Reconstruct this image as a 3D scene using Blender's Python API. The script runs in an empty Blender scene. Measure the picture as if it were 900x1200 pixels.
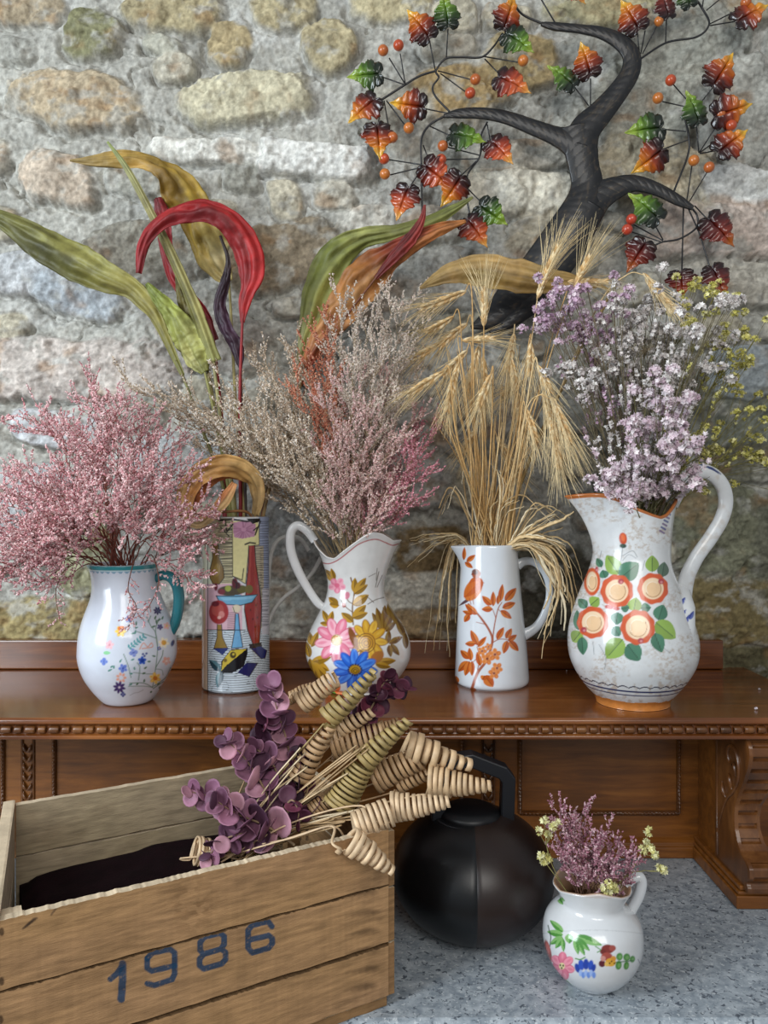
import bpy, math
import numpy as np
from mathutils import Vector

# ------------------------------------------------------------------ camera, light, exposure
SC = bpy.context.scene
COL = SC.collection
F = 900.0            # focal length in pixels of the 900x1200 frame
ZC = 0.5936          # camera height above the stone slab (slab top is z = 0)
HY = 588.0           # pixel row of the horizon
PI = math.pi

cam_d = bpy.data.cameras.new('camera')
cam_d.sensor_fit = 'VERTICAL'; cam_d.sensor_height = 36.0; cam_d.lens = 27.0
cam_d.shift_y = -12.0 / 1200.0; cam_d.clip_start = 0.02
cam = bpy.data.objects.new('camera', cam_d); COL.objects.link(cam)
cam.location = (0, 0, ZC); cam.rotation_euler = (PI / 2, 0, 0)
SC.camera = cam

W = bpy.data.worlds.new('world'); SC.world = W; W.use_nodes = True
bg = W.node_tree.nodes['Background']
bg.inputs[0].default_value = (0.84, 0.92, 1.0, 1); bg.inputs[1].default_value = 0.34

def area(name, loc, target, sx, sy, power, col):
    d = bpy.data.lights.new(name, 'AREA'); d.shape = 'RECTANGLE'; d.size = sx; d.size_y = sy
    d.energy = power; d.color = col
    o = bpy.data.objects.new(name, d); COL.objects.link(o); o.location = loc
    o.rotation_euler = (Vector(target) - Vector(loc)).to_track_quat('-Z', 'Y').to_euler()
    return o
area('window_light_side', (-1.75, -0.15, 1.15), (0.0, 1.35, 0.6), 0.9, 1.4, 52, (0.84, 0.93, 1.0))
area('window_light_front', (0.35, -1.3, 1.75), (0.1, 1.3, 0.45), 1.5, 1.2, 31, (1.0, 0.97, 0.92))

SC.view_settings.view_transform = 'Standard'
SC.view_settings.look = 'None'
SC.view_settings.gamma = 1.0
SC.view_settings.use_curve_mapping = False
SC.view_settings.exposure = 0.0

# ------------------------------------------------------------------ helpers
def P(x, y, d):
    """world point seen at pixel (x, y) of the 900x1200 frame at depth d"""
    return np.array(((x - 450.0) / F * d, d, ZC - (y - HY) / F * d))
def proj(V):
    return 450.0 + V[:, 0] / V[:, 1] * F, HY - (V[:, 2] - ZC) / V[:, 1] * F
def lin(h):
    h = h.lstrip('#'); c = np.array([int(h[i:i + 2], 16) for i in (0, 2, 4)]) / 255.0
    return np.where(c <= 0.04045, c / 12.92, ((c + 0.055) / 1.055) ** 2.4)
def sstep(a, b, x):
    t = np.clip((x - a) / (b - a), 0, 1); return t * t * (3 - 2 * t)
def nrm(v):
    v = np.asarray(v, float); return v / (np.linalg.norm(v, axis=-1, keepdims=True) + 1e-12)
_T = np.random.default_rng(7).random((256, 256))
def vn(x, y):
    xi = np.floor(x).astype(int); yi = np.floor(y).astype(int)
    fx = x - xi; fy = y - yi; fx = fx * fx * (3 - 2 * fx); fy = fy * fy * (3 - 2 * fy)
    a = _T[yi % 256, xi % 256]; b = _T[yi % 256, (xi + 1) % 256]
    c = _T[(yi + 1) % 256, xi % 256]; d = _T[(yi + 1) % 256, (xi + 1) % 256]
    return (a * (1 - fx) + b * fx) * (1 - fy) + (c * (1 - fx) + d * fx) * fy
def fbm(x, y, o=4, g=0.5):
    s = 0; a = 1; t = 0
    for i in range(o):
        s = s + a * vn(x * 2 ** i + 17.3 * i, y * 2 ** i + 9.1 * i); t += a; a *= g
    return s / t

class MB:
    def __init__(s): s.V = []; s.Q = []; s.T = []; s.C = []; s.MQ = []; s.MT = []; s.n = 0
    def add(s, V, Q=None, T=None, col=(1, 1, 1), m=0):
        V = np.asarray(V, float).reshape(-1, 3); s.V.append(V)
        col = np.asarray(col, float)
        s.C.append(np.broadcast_to(col, (len(V), 3)) if col.ndim == 1 else col)
        if Q is not None and len(Q): Q = np.asarray(Q, int); s.Q.append(Q + s.n); s.MQ.append(np.full(len(Q), m))
        if T is not None and len(T): T = np.asarray(T, int); s.T.append(T + s.n); s.MT.append(np.full(len(T), m))
        s.n += len(V); return s
    def build(s, name, mats, parent=None, smooth=True, bevel=0, solid=0, origin=None):
        V = np.concatenate(s.V); C = np.concatenate(s.C)
        if parent is not None: V = V - np.array(parent.get('_w', (0, 0, 0)))
        Q = np.concatenate(s.Q) if s.Q else np.zeros((0, 4), int)
        T = np.concatenate(s.T) if s.T else np.zeros((0, 3), int)
        me = bpy.data.meshes.new(name)
        me.vertices.add(len(V)); me.vertices.foreach_set('co', V.astype(np.float32).ravel())
        L = np.concatenate((Q.ravel(), T.ravel()))
        me.loops.add(len(L)); me.loops.foreach_set('vertex_index', L.astype(np.int32))
        st = np.concatenate((np.arange(len(Q)) * 4, len(Q) * 4 + np.arange(len(T)) * 3))
        me.polygons.add(len(st)); me.polygons.foreach_set('loop_start', st.astype(np.int32))
        try: me.polygons.foreach_set('loop_total', np.concatenate((np.full(len(Q), 4), np.full(len(T), 3))).astype(np.int32))
        except Exception: pass
        mi = np.concatenate(([np.zeros(0, int)] + s.MQ + s.MT)).astype(np.int32)
        me.polygons.foreach_set('material_index', mi)
        me.polygons.foreach_set('use_smooth', np.full(len(st), bool(smooth)))
        at = me.color_attributes.new('Col', 'FLOAT_COLOR', 'POINT')
        at.data.foreach_set('color', np.hstack((C, np.ones((len(C), 1)))).astype(np.float32).ravel())
        me.update(calc_edges=True); me.validate()
        for mt in (mats if isinstance(mats, (list, tuple)) else [mats]): me.materials.append(mt)
        o = bpy.data.objects.new(name, me); COL.objects.link(o)
        if parent is not None: o.parent = parent
        if bevel:
            b = o.modifiers.new('bevel', 'BEVEL'); b.width = bevel; b.segments = 2; b.limit_method = 'ANGLE'; b.angle_limit = 0.6
        if solid:
            b = o.modifiers.new('solid', 'SOLIDIFY'); b.thickness = solid; b.offset = 0
        return o

def thing(name, label, cat, loc=(0, 0, 0), group=None):
    o = bpy.data.objects.new(name, None); COL.objects.link(o); o.empty_display_size = 0.02
    o.location = loc; o['_w'] = [float(c) for c in loc]
    return tag(o, label, cat, group)
def tag(o, label, cat, group=None):
    o['label'] = label; o['category'] = cat
    if group: o['group'] = group
    return o
def struct(o): o['kind'] = 'structure'; return o

def gridq(nu, nv, cu=False, cv=False):
    """quads of a grid stored row by row: index = u*nv + v"""
    u = np.arange(nu if cu else nu - 1); v = np.arange(nv if cv else nv - 1)
    U, Vv = np.meshgrid(u, v, indexing='ij'); U2 = (U + 1) % nu; V2 = (Vv + 1) % nv
    return np.stack((U * nv + Vv, U2 * nv + Vv, U2 * nv + V2, U * nv + V2), -1).reshape(-1, 4)
def catmull(pts, n):
    p = np.asarray(pts, float)
    if len(p) == 2: return p[0] + (p[1] - p[0]) * np.linspace(0, 1, n)[:, None]
    q = np.vstack((2 * p[0] - p[1], p, 2 * p[-1] - p[-2]))
    t = np.linspace(0, len(p) - 1 - 1e-9, n); i = t.astype(int); f = (t - i)[:, None]
    a, b, c, d = q[i], q[i + 1], q[i + 2], q[i + 3]
    return 0.5 * (2 * b + (c - a) * f + (2 * a - 5 * b + 4 * c - d) * f * f + (3 * b - a - 3 * c + d) * f ** 3)
def tangents(p): return nrm(np.gradient(p, axis=0))
def frames(p, ref=(0.13, -1, 0.21)):
    t = tangents(p); N = np.zeros_like(p); r = np.asarray(ref, float)
    for i in range(len(p)):
        r = r - t[i] * np.dot(r, t[i])
        if np.linalg.norm(r) < 1e-5: r = np.cross(t[i], (1, 0.3, 0.1))
        r = r / np.linalg.norm(r); N[i] = r
    return t, N, np.cross(t, N)
def tube(mb, p, r, k=6, col=(1, 1, 1), m=0, r2=None, ref=(0.13, -1, 0.21), closed=False):
    p = np.asarray(p, float); n = len(p); t, N, B = frames(p, ref)
    r = np.broadcast_to(np.asarray(r, float), (n,)); r2 = r if r2 is None else np.broadcast_to(np.asarray(r2, float), (n,))
    a = np.arange(k) / k * 2 * PI
    V = p[:, None] + N[:, None] * (np.cos(a)[None, :, None] * r[:, None, None]) + B[:, None] * (np.sin(a)[None, :, None] * r2[:, None, None])
    if isinstance(col, np.ndarray) and col.ndim == 2: c = np.repeat(col, k, axis=0)
    else: c = np.asarray(col, float)
    if closed: mb.add(V.reshape(-1, 3), gridq(n, k, True, True), None, c, m); return
    V = V.reshape(-1, 3); V = np.vstack((V, p[0], p[-1]))
    T = [(i + 0, n * k, (i + 1) % k) for i in range(k)] + [((n - 1) * k + i, (n - 1) * k + (i + 1) % k, n * k + 1) for i in range(k)]
    if c.ndim == 2: c = np.vstack((c, c[0], c[-1]))
    mb.add(V, gridq(n, k, False, True), T, c, m)
def box(mb, lo, hi, col=(1, 1, 1), m=0, M=None):
    x0, y0, z0 = lo; x1, y1, z1 = hi
    V = np.array([(x0, y0, z0), (x1, y0, z0), (x1, y1, z0), (x0, y1, z0), (x0, y0, z1), (x1, y0, z1), (x1, y1, z1), (x0, y1, z1)], float)
    if M is not None: V = M(V)
    mb.add(V, [(0, 3, 2, 1), (4, 5, 6, 7), (0, 1, 5, 4), (1, 2, 6, 5), (2, 3, 7, 6), (3, 0, 4, 7)], None, col, m)
def ball_template(nu=8, nv=5):
    V = [(0, 0, 1)]; T = []; Q = []
    for j in range(1, nv):
        for i in range(nu):
            a = PI * j / nv; b = 2 * PI * i / nu; V.append((math.sin(a) * math.cos(b), math.sin(a) * math.sin(b), math.cos(a)))
    V.append((0, 0, -1)); L = len(V) - 1
    for i in range(nu):
        T.append((0, 1 + i, 1 + (i + 1) % nu)); T.append((L, 1 + (nv - 2) * nu + (i + 1) % nu, 1 + (nv - 2) * nu + i))
        for j in range(nv - 2):
            a = 1 + j * nu + i; b = 1 + j * nu + (i + 1) % nu; Q.append((a, a + nu, b + nu, b))
    return np.array(V, float), np.array(Q), np.array(T)
def inst(mb, tpl, pos, R, S, col, m=0):
    """many copies of a small template at pos (N,3), rotations R (N,3,3), scales S (N,3)"""
    V, Q, T = tpl; pos = np.asarray(pos); n = len(pos)
    if n == 0: return
    VV = np.einsum('nij,nkj->nki', R, V[None] * S[:, None, :]) + pos[:, None]
    off = np.arange(n) * len(V)
    q = (Q[None] + off[:, None, None]).reshape(-1, 4) if Q is not None and len(Q) else None
    t = (T[None] + off[:, None, None]).reshape(-1, 3) if T is not None and len(T) else None
    col = np.asarray(col); c = np.repeat(col, len(V), axis=0) if col.ndim == 2 else col
    mb.add(VV.reshape(-1, 3), q, t, c, m)
def rotz_to(d, rng):
    """rotation matrices whose z axis is d (N,3), random spin"""
    z = nrm(d); r = nrm(rng.normal(size=z.shape)); x = nrm(np.cross(r, z)); y = np.cross(z, x)
    return np.stack((x, y, z), -1)
OCT = (np.array([(0, 0, 1), (1, 0, .15), (0, 1, .15), (-1, 0, .15), (0, -1, .15), (0, 0, -1)], float), None,
       np.array([(0, 1, 2), (0, 2, 3), (0, 3, 4), (0, 4, 1), (5, 2, 1), (5, 3, 2), (5, 4, 3), (5, 1, 4)]))
BALL = ball_template(8, 5)

# ------------------------------------------------------------------ painter for glaze and stencil decoration (albedo of the surface itself)
class Paint:
    def __init__(s, x, y, C, ok=None): s.x = x; s.y = y; s.C = C; s.ok = np.ones(len(x), bool) if ok is None else ok
    def _idx(s, x0, x1, y0, y1): return np.nonzero(s.ok & (s.x >= x0) & (s.x <= x1) & (s.y >= y0) & (s.y <= y1))[0]
    def _mix(s, i, a, col):
        a = np.clip(a, 0, 1)[:, None]; s.C[i] = s.C[i] * (1 - a) + np.asarray(col) * a
    def ell(s, cx, cy, rx, ry, rot=0, col=(0, 0, 0), a=1.0, soft=.7):
        R = max(rx, ry) + 2; i = s._idx(cx - R, cx + R, cy - R, cy + R)
        if not len(i): return
        c, n = math.cos(math.radians(rot)), math.sin(math.radians(rot)); dx = s.x[i] - cx; dy = s.y[i] - cy
        u = dx * c + dy * n; v = -dx * n + dy * c
        d = (np.sqrt((u / rx) ** 2 + (v / ry) ** 2) - 1) * min(rx, ry)
        s._mix(i, a * sstep(soft, -soft, d), col)
    def stroke(s, pts, w, col, a=1.0, soft=.6, smooth=False, w2=None):
        p = np.asarray(pts, float)
        if smooth: p = catmull(p, len(p) * 6)
        R = w + 2; i = s._idx(p[:, 0].min() - R, p[:, 0].max() + R, p[:, 1].min() - R, p[:, 1].max() + R)
        if not len(i): return
        best = np.full(len(i), -1e9); x = s.x[i]; y = s.y[i]; n = len(p) - 1
        for k in range(n):
            ax, ay = p[k]; bx, by = p[k + 1]; L = (bx - ax) ** 2 + (by - ay) ** 2 + 1e-9
            t = np.clip(((x - ax) * (bx - ax) + (y - ay) * (by - ay)) / L, 0, 1)
            ww = w if w2 is None else w + (w2 - w) * (k + t) / n
            best = np.maximum(best, ww / 2 - np.hypot(x - ax - t * (bx - ax), y - ay - t * (by - ay)))
        s._mix(i, a * sstep(-soft, soft, best), col)
    def poly(s, pts, col, a=1.0):
        p = np.asarray(pts, float); i = s._idx(p[:, 0].min(), p[:, 0].max(), p[:, 1].min(), p[:, 1].max())
        if not len(i): return
        x = s.x[i]; y = s.y[i]; ins = np.zeros(len(i), bool); j = len(p) - 1
        for k in range(len(p)):
            xi, yi = p[k]; xj, yj = p[j]
            ins ^= ((yi > y) != (yj > y)) & (x < (xj - xi) * (y - yi) / (yj - yi + 1e-12) + xi); j = k
        s._mix(i, a * ins.astype(float), col)
    def leaf(s, x0, y0, x1, y1, w, col, col2=None, vein=None):
        """pointed leaf from (x0,y0) to its tip (x1,y1)"""
        L = math.hypot(x1 - x0, y1 - y0); R = L + w
        i = s._idx(min(x0, x1) - w, max(x0, x1) + w, min(y0, y1) - w, max(y0, y1) + w)
        if not len(i) or L < .1: return
        ux, uy = (x1 - x0) / L, (y1 - y0) / L; dx = s.x[i] - x0; dy = s.y[i] - y0
        t = (dx * ux + dy * uy) / L; v = -dx * uy + dy * ux
        hw = w / 2 * np.clip(np.sin(PI * np.clip(t, 0, 1) ** .8), 0, 1) ** .75
        a = sstep(-.5, .5, hw - np.abs(v)) * ((t > 0) & (t < 1))
        c = np.asarray(col)[None] if col2 is None else np.where((v > 0)[:, None], np.asarray(col2)[None], np.asarray(col)[None])
        a = a[:, None]; s.C[i] = s.C[i] * (1 - a) + c * a
        if vein is not None: s.stroke([(x0, y0), (x0 + (x1 - x0) * .85, y0 + (y1 - y0) * .85)], .9, vein, .8, .4)
    def daisy(s, cx, cy, r, n, c1, c2, cc, rc, sq=1.0, rot=0, outline=None):
        for k in range(n):
            a = 2 * PI * k / n + rot; px = cx + math.cos(a) * r * .6; py = cy + math.sin(a) * r * .6 * sq
            deg = math.degrees(math.atan2(math.sin(a) * sq, math.cos(a)))
            if outline is not None: s.ell(px, py, r * .47, r * 2.0 / n + .9, deg, outline)
            s.ell(px, py, r * .44, r * 1.9 / n, deg, c1 if k % 2 else c2)
            s.ell(px + math.cos(a) * r * .12, py + math.sin(a) * r * .12 * sq, r * .24, r * .7 / n, deg, c2 if k % 2 else c1, .8)
        s.ell(cx, cy, rc, rc * sq, 0, cc)

# ------------------------------------------------------------------ materials
def nt(name):
    m = bpy.data.materials.new(name); m.use_nodes = True; t = m.node_tree
    return m, t, t.nodes['Principled BSDF'], t.nodes, t.links
def N(t, kind, **kw):
    n = t.nodes.new(kind)
    for k, v in kw.items():
        if k in n.inputs: n.inputs[k].default_value = v
        else: setattr(n, k, v)
    return n
def mat_attr(name, rough=.5, var=.25, scale=60, bump=0, bscale=200, coat=0, spec=.5, sheen=0, trans=0, stretch=(1, 1, 1), metal=0):
    """surface colour from the 'Col' attribute, broken up by noise"""
    m, t, b, n, l = nt(name)
    a = N(t, 'ShaderNodeAttribute', attribute_name='Col')
    tc = N(t, 'ShaderNodeTexCoord'); mp = N(t, 'ShaderNodeMapping'); mp.inputs['Scale'].default_value = stretch
    l.new(tc.outputs['Object'], mp.inputs[0])
    ns = N(t, 'ShaderNodeTexNoise', Scale=scale, Detail=4.0); l.new(mp.outputs[0], ns.inputs['Vector'])
    mr = N(t, 'ShaderNodeMapRange'); mr.inputs[1].default_value = .3; mr.inputs[2].default_value = .7
    mr.inputs[3].default_value = 1 - var; mr.inputs[4].default_value = 1 + var; l.new(ns.outputs[0], mr.inputs[0])
    mx = N(t, 'ShaderNodeVectorMath', operation='SCALE'); l.new(a.outputs['Color'], mx.inputs[0]); l.new(mr.outputs[0], mx.inputs['Scale'])
    l.new(mx.outputs[0], b.inputs['Base Color'])
    b.inputs['Roughness'].default_value = rough; b.inputs['Coat Weight'].default_value = coat; b.inputs['Coat Roughness'].default_value = .08
    b.inputs['Specular IOR Level'].default_value = spec; b.inputs['Metallic'].default_value = metal
    if bump:
        bn = N(t, 'ShaderNodeTexNoise', Scale=bscale, Detail=5.0); l.new(mp.outputs[0], bn.inputs['Vector'])
        bp = N(t, 'ShaderNodeBump', Strength=bump, Distance=.002); l.new(bn.outputs[0], bp.inputs['Height']); l.new(bp.outputs[0], b.inputs['Normal'])
    if trans:
        tr = N(t, 'ShaderNodeBsdfTranslucent'); l.new(mx.outputs[0], tr.inputs[0]); ms = N(t, 'ShaderNodeMixShader'); ms.inputs[0].default_value = trans
        l.new(b.outputs[0], ms.inputs[1]); l.new(tr.outputs[0], ms.inputs[2]); l.new(ms.outputs[0], n['Material Output'].inputs[0])
    return m
def mat_wood(name, c1, c2, c3, rough=.3, coat=0., scale=(2, 30, 30), bump=.1, nscale=3.0):
    m, t, b, n, l = nt(name)
    tc = N(t, 'ShaderNodeTexCoord'); mp = N(t, 'ShaderNodeMapping'); mp.inputs['Scale'].default_value = scale
    l.new(tc.outputs['Object'], mp.inputs[0])
    a = N(t, 'ShaderNodeTexNoise', Scale=nscale, Detail=8.0, Roughness=.65, Distortion=.6); l.new(mp.outputs[0], a.inputs['Vector'])
    big = N(t, 'ShaderNodeTexNoise', Scale=5.0, Detail=3.0); l.new(tc.outputs['Object'], big.inputs['Vector'])
    ad = N(t, 'ShaderNodeMath', operation='MULTIPLY_ADD'); l.new(big.outputs[0], ad.inputs[0]); ad.inputs[1].default_value = .5; 
    sb = N(t, 'ShaderNodeMath', operation='MULTIPLY'); l.new(a.outputs[0], sb.inputs[0]); sb.inputs[1].default_value = .6; l.new(sb.outputs[0], ad.inputs[2])
    cr = N(t, 'ShaderNodeValToRGB'); e = cr.color_ramp.elements
    e[0].position = .36; e[0].color = (*lin(c1), 1); e[1].position = .72; e[1].color = (*lin(c3), 1)
    k = e.new(.55); k.color = (*lin(c2), 1)
    l.new(ad.outputs[0], cr.inputs[0]); l.new(cr.outputs[0], b.inputs['Base Color'])
    b.inputs['Roughness'].default_value = rough; b.inputs['Coat Weight'].default_value = coat; b.inputs['Coat Roughness'].default_value = .12
    bp = N(t, 'ShaderNodeBump', Strength=bump, Distance=.001); l.new(a.outputs[0], bp.inputs['Height']); l.new(bp.outputs[0], b.inputs['Normal'])
    return m

M_wall = mat_attr('rubble_stone', .92, .30, 110, .5, 260, spec=.15)
M_shelf = mat_wood('varnished_walnut', '3d1f0d', '6d3c19', '935a2c', .22, .35, (1.2, 22, 22), .05)
M_panel = mat_wood('oak_panel', '4f2c0e', '7d4a19', 'a0652a', .38, .1, (2.5, 24, 24), .08)
M_carve = mat_wood('carved_wood', '382010', '633b1b', '8a5a30', .35, .2, (10, 10, 3), .15)
M_black = mat_attr('dark_shell', .36, .12, 30, .06, 900)
M_handle = mat_attr('black_plastic', .45, .1, 30)
M_glaze = mat_attr('glaze', .16, .03, 40, .03, 60, coat=.5)
M_glaze_old = mat_attr('aged_glaze', .22, .05, 50, .12, 160, coat=.4)
M_stem = mat_attr('dry_stem', .8, .25, 120)
M_flower = mat_attr('dry_flower', .85, .18, 200, trans=.12)
M_leaf = mat_attr('dry_leaf', .55, .3, 45, .4, 150, trans=.15)
M_straw = mat_attr('straw', .6, .22, 150, .1, 400, trans=.1)
M_cane = mat_attr('cane_reed', .5, .2, 90, .12, 500)
M_euca = mat_attr('eucalyptus_leaf', .6, .18, 60, .06, 200, trans=.12)
M_metal = mat_attr('painted_metal', .46, .25, 60, .15, 140, coat=.15)
M_enamel = mat_attr('enamelled_metal', .28, .15, 90, .1, 200, coat=.4)
M_crate = mat_attr('rough_crate_board', .85, .24, 26, .3, 120, stretch=(1.2, 1.2, 9), spec=.2)
M_cloth = mat_attr('burgundy_cloth', .9, .3, 40, .3, 300, spec=.1)
M_white = mat_attr('white_iron', .6, .12, 60, .1, 200)

def mat_granite():
    m, t, b, n, l = nt('speckled_granite')
    tc = N(t, 'ShaderNodeTexCoord')
    mp = N(t, 'ShaderNodeMapping'); mp.inputs['Scale'].default_value = (1, 1.15, 1); mp.inputs['Rotation'].default_value = (0, 0, .5); l.new(tc.outputs['Object'], mp.inputs[0])
    def ns(sc, det=3.0, dist=0.0):
        k = N(t, 'ShaderNodeTexNoise', Scale=sc, Detail=det, Distortion=dist, Roughness=.6); l.new(mp.outputs[0], k.inputs['Vector']); return k
    def ramp(src, p0, c0, p1, c1):
        r = N(t, 'ShaderNodeValToRGB'); e = r.color_ramp.elements
        e[0].position = p0; e[0].color = (*c0, 1); e[1].position = p1; e[1].color = (*c1, 1); l.new(src.outputs[0], r.inputs[0]); return r
    base = ramp(ns(60, 7.0, .4), .36, lin('838d96'), .66, lin('b4bcc2'))
    sp = ramp(ns(120, 4.0, .9), .57, (0, 0, 0), .63, (1, 1, 1))
    sp2 = ramp(ns(170, 2.0, .3), .6, (0, 0, 0), .68, (1, 1, 1))
    m1 = N(t, 'ShaderNodeMix', data_type='RGBA'); l.new(sp.outputs[0], m1.inputs[0]); l.new(base.outputs[0], m1.inputs[6]); m1.inputs[7].default_value = (*lin('555d67'), 1)
    m2 = N(t, 'ShaderNodeMix', data_type='RGBA'); l.new(sp2.outputs[0], m2.inputs[0]); l.new(m1.outputs[2], m2.inputs[6]); m2.inputs[7].default_value = (*lin('c3c9cc'), 1)
    l.new(m2.outputs[2], b.inputs['Base Color']); b.inputs['Roughness'].default_value = .42
    return m
M_granite = mat_granite()

# ------------------------------------------------------------------ depths
HS = 0.3104; ZS = ZC - HS + .0005          # height of the wooden shelf top, where the jugs stand
D_F, D_SPL, D_WALL, D_PAN = 1.100, 1.418, 1.452, 1.290
def X(px, d): return (px - 450.0) / F * d
def Z(py, d): return ZC - (py - HY) / F * d

# ------------------------------------------------------------------ the stone wall
def build_wall():
    gx = np.concatenate((np.arange(-330, -20, 5.0), np.arange(-20, 920, 1.7), np.arange(920, 1260, 5.0)))
    gy = np.concatenate((np.arange(-260, -15, 5.0), np.arange(-15, 830, 1.7), np.arange(830, 1500, 40.0)))
    x, y = np.meshgrid(gx, gy, indexing='ij'); sh = x.shape; x = x.ravel(); y = y.ravel()
    # rough mortar: lumpy trowelled relief
    n1 = fbm(x / 60, y / 50, 5, .55); n2 = fbm(x / 17 + 50, y / 14, 4, .6); n3 = fbm(x / 5 + 9, y / 5, 3, .6)
    h = .026 * (n1 - .5) + .018 * (n2 - .5) + .0065 * (n3 - .5)
    ridge = np.abs(fbm(x / 38 + 31, y / 30 + 8, 3) - .5)
    h -= .012 * sstep(.035, .0, ridge) * sstep(.5, .62, fbm(x / 90 + 3, y / 90, 2))
    tone = fbm(x / 130 + 4, y / 110 + 70, 4, .55)
    C = lin('a4a29a')[None] * (0.74 + .55 * tone)[:, None]
    C = C * (1 + .5 * (n3 - .5) + .45 * (n2 - .5))[:, None]
    white = sstep(.5, .72, fbm(x / 70 + 90, y / 45 + 12, 5, .6))
    C = C * (1 - .45 * white[:, None]) + lin('c6c6c2')[None] * (.45 * white[:, None])
    stones = [  # cx, cy, rx, ry, rotation, colour, height, power
        (28, 3, 48, 27, 0, 'a08f72', .016, 2.6), (107, 44, 31, 27, 10, '7f7d58', .026, 3.2), (200, 6, 54, 31, 3, 'a59770', .022, 3.5),
        (16, 60, 24, 15, 10, '98968c', .016, 2.5), (190, 54, 24, 11, 12, 'a8a695', .018, 3), (204, 80, 22, 17, -10, 'b3ac98', .018, 2.6),
        (267, 53, 25, 25, 15, 'a8956a', .020, 3), (92, 120, 76, 33, 9, 'b09d7d', .030, 2.4), (289, 118, 72, 30, -4, 'bdb494', .030, 2.3),
        (70, 211, 46, 33, 12, 'b8a690', .030, 2.2), (236, 180, 62, 14, 2, 'd2cfc4', .028, 6), (368, 190, 68, 20, 5, 'd2d0c8', .034, 7),
        (388, 58, 29, 33, -18, 'ac9e77', .022, 3.2), (333, 10, 38, 25, 0, 'aea078', .020, 3), (462, 4, 48, 22, 0, 'b3a67e', .018, 3),
        (532, 106, 50, 34, -8, 'aa8f5c', .014, 2.5), (612, 72, 44, 30, 5, 'b19a68', .014, 2.5), (462, 140, 36, 40, 0, 'b1ac9c', .012, 2.5),
        (470, 262, 66, 22, 3, 'bdb8ab', .020, 3.5), (604, 228, 84, 27, 2, 'cdc6b2', .030, 5), (612, 182, 60, 17, -4, 'b5afa0', .020, 3.5),
        (700, 6, 64, 28, 0, 'b1a77d', .020, 3), (760, 125, 62, 72, 20, 'a3a295', .022, 2.5), (800, 45, 66, 42, -12, '9c9c90', .020, 2.6),
        (762, 205, 74, 48, 14, 'b0a488', .026, 2.6), (862, 130, 40, 62, -5, 'aaa99f', .024, 3.5), (866, 224, 44, 26, 10, 'c0bfb9', .026, 3),
        (838, 272, 84, 34, 2, 'bba99b', .024, 4), (648, 296, 50, 42, 0, 'aca28c', .020, 2.8), (855, 332, 60, 26, 4, 'aca596', .018, 3),
        (330, 298, 74, 36, -8, '8a7b63', .024, 2.8), (178, 296, 82, 36, -10, '8f8a7c', .022, 2.5), (85, 432, 122, 36, 0, 'b9aea4', .024, 5),
        (30, 322, 46, 24, -5, 'b7b8b8', .020, 2.8), (96, 345, 50, 26, 12, 'aab0b4', .018, 2.8), (250, 400, 66, 34, 0, 'a19a90', .018, 2.8),
        (40, 590, 62, 44, 0, 'a9aaaa', .022, 2.6), (70, 505, 58, 22, 10, 'b6b8ba', .016, 2.8), (98, 640, 34, 60, 0, '989570', .022, 3),
        (42, 726, 78, 26, 0, '9d8c58', .022, 4), (330, 620, 46, 62, 0, 'a3a39f', .018, 2.8), (330, 720, 66, 34, 0, 'a8a69c', .020, 3.5),
        (502, 642, 44, 30, 0, '76603c', .018, 2.8), (500, 694, 52, 24, 0, 'b6b1a3', .022, 3.5), (500, 733, 60, 20, 0, '8c7450', .018, 3.5),
        (455, 560, 70, 40, 0, '9f9d98', .018, 2.8), (645, 690, 60, 60, 0, '5f5b4d', .016, 2.8), (838, 622, 52, 54, 0, '77775f', .018, 4),
        (925, 640, 46, 58, 0, '6a6a58', .018, 4), (872, 722, 92, 40, 2, '77683f', .022, 4), (850, 490, 70, 42, 0, '74776a', .018, 3),  # lower right stones: olive, darkened partly to carry the shade there
        (885, 432, 56, 30, -5, '8f979a', .022, 3.2), (770, 470, 60, 50, 0, '7c7a6e', .016, 3), (560, 480, 66, 50, 0, '969288', .016, 3),
        (860, 545, 60, 22, 0, '6c6a5a', .016, 3), (870, 782, 92, 24, 0, '5a5338', .014, 4), (450, 455, 60, 40, 0, '9c9890', .016, 3),
        (440, 350, 60, 34, 0, 'a2a098', .016, 3), (220, 545, 70, 40, 0, 'a8aaa9', .016, 3), (560, 330, 70, 34, 0, '9e9b92', .014, 3),
        (215, 700, 60, 44, 0, 'b0ada3', .018, 3)]
    rng = np.random.default_rng(3)
    big = list(stones)
    for k in range(900):     # smaller stones showing dully through the mortar
        cx, cy = rng.uniform(-20, 920), rng.uniform(-10, 790); rx, ry = rng.uniform(18, 44), rng.uniform(11, 24)
        if any(((cx - s[0]) / (s[2] + rx + 3)) ** 2 + ((cy - s[1]) / (s[3] + ry + 2)) ** 2 < 1.0 for s in stones): continue
        stones.append((cx, cy, rx, ry, rng.uniform(-14, 14), ['a59d88', 'b0a998', 'a3a298', '98968a', 'b3aa92'][k % 5], rng.uniform(.010, .018), 3))
    for k in range(260):     # the wall runs on past the frame
        cx, cy = rng.uniform(-330, 1260), rng.uniform(-260, 850)
        if -60 < cx < 960 and -25 < cy < 800: continue
        if any(((cx - s[0]) / (s[2] + 40)) ** 2 + ((cy - s[1]) / (s[3] + 30)) ** 2 < 1.4 for s in stones): continue
        stones.append((cx, cy, rng.uniform(35, 75), rng.uniform(20, 40), rng.uniform(-15, 15), ['a59770', 'b0a088', 'a3a295', '8f8a7c'][k % 4], .022, 3))
    wx = 16 * (fbm(x / 42 + 5, y / 42, 3) - .5) * 2; wy = 13 * (fbm(x / 40, y / 40 + 33, 3) - .5) * 2
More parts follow.
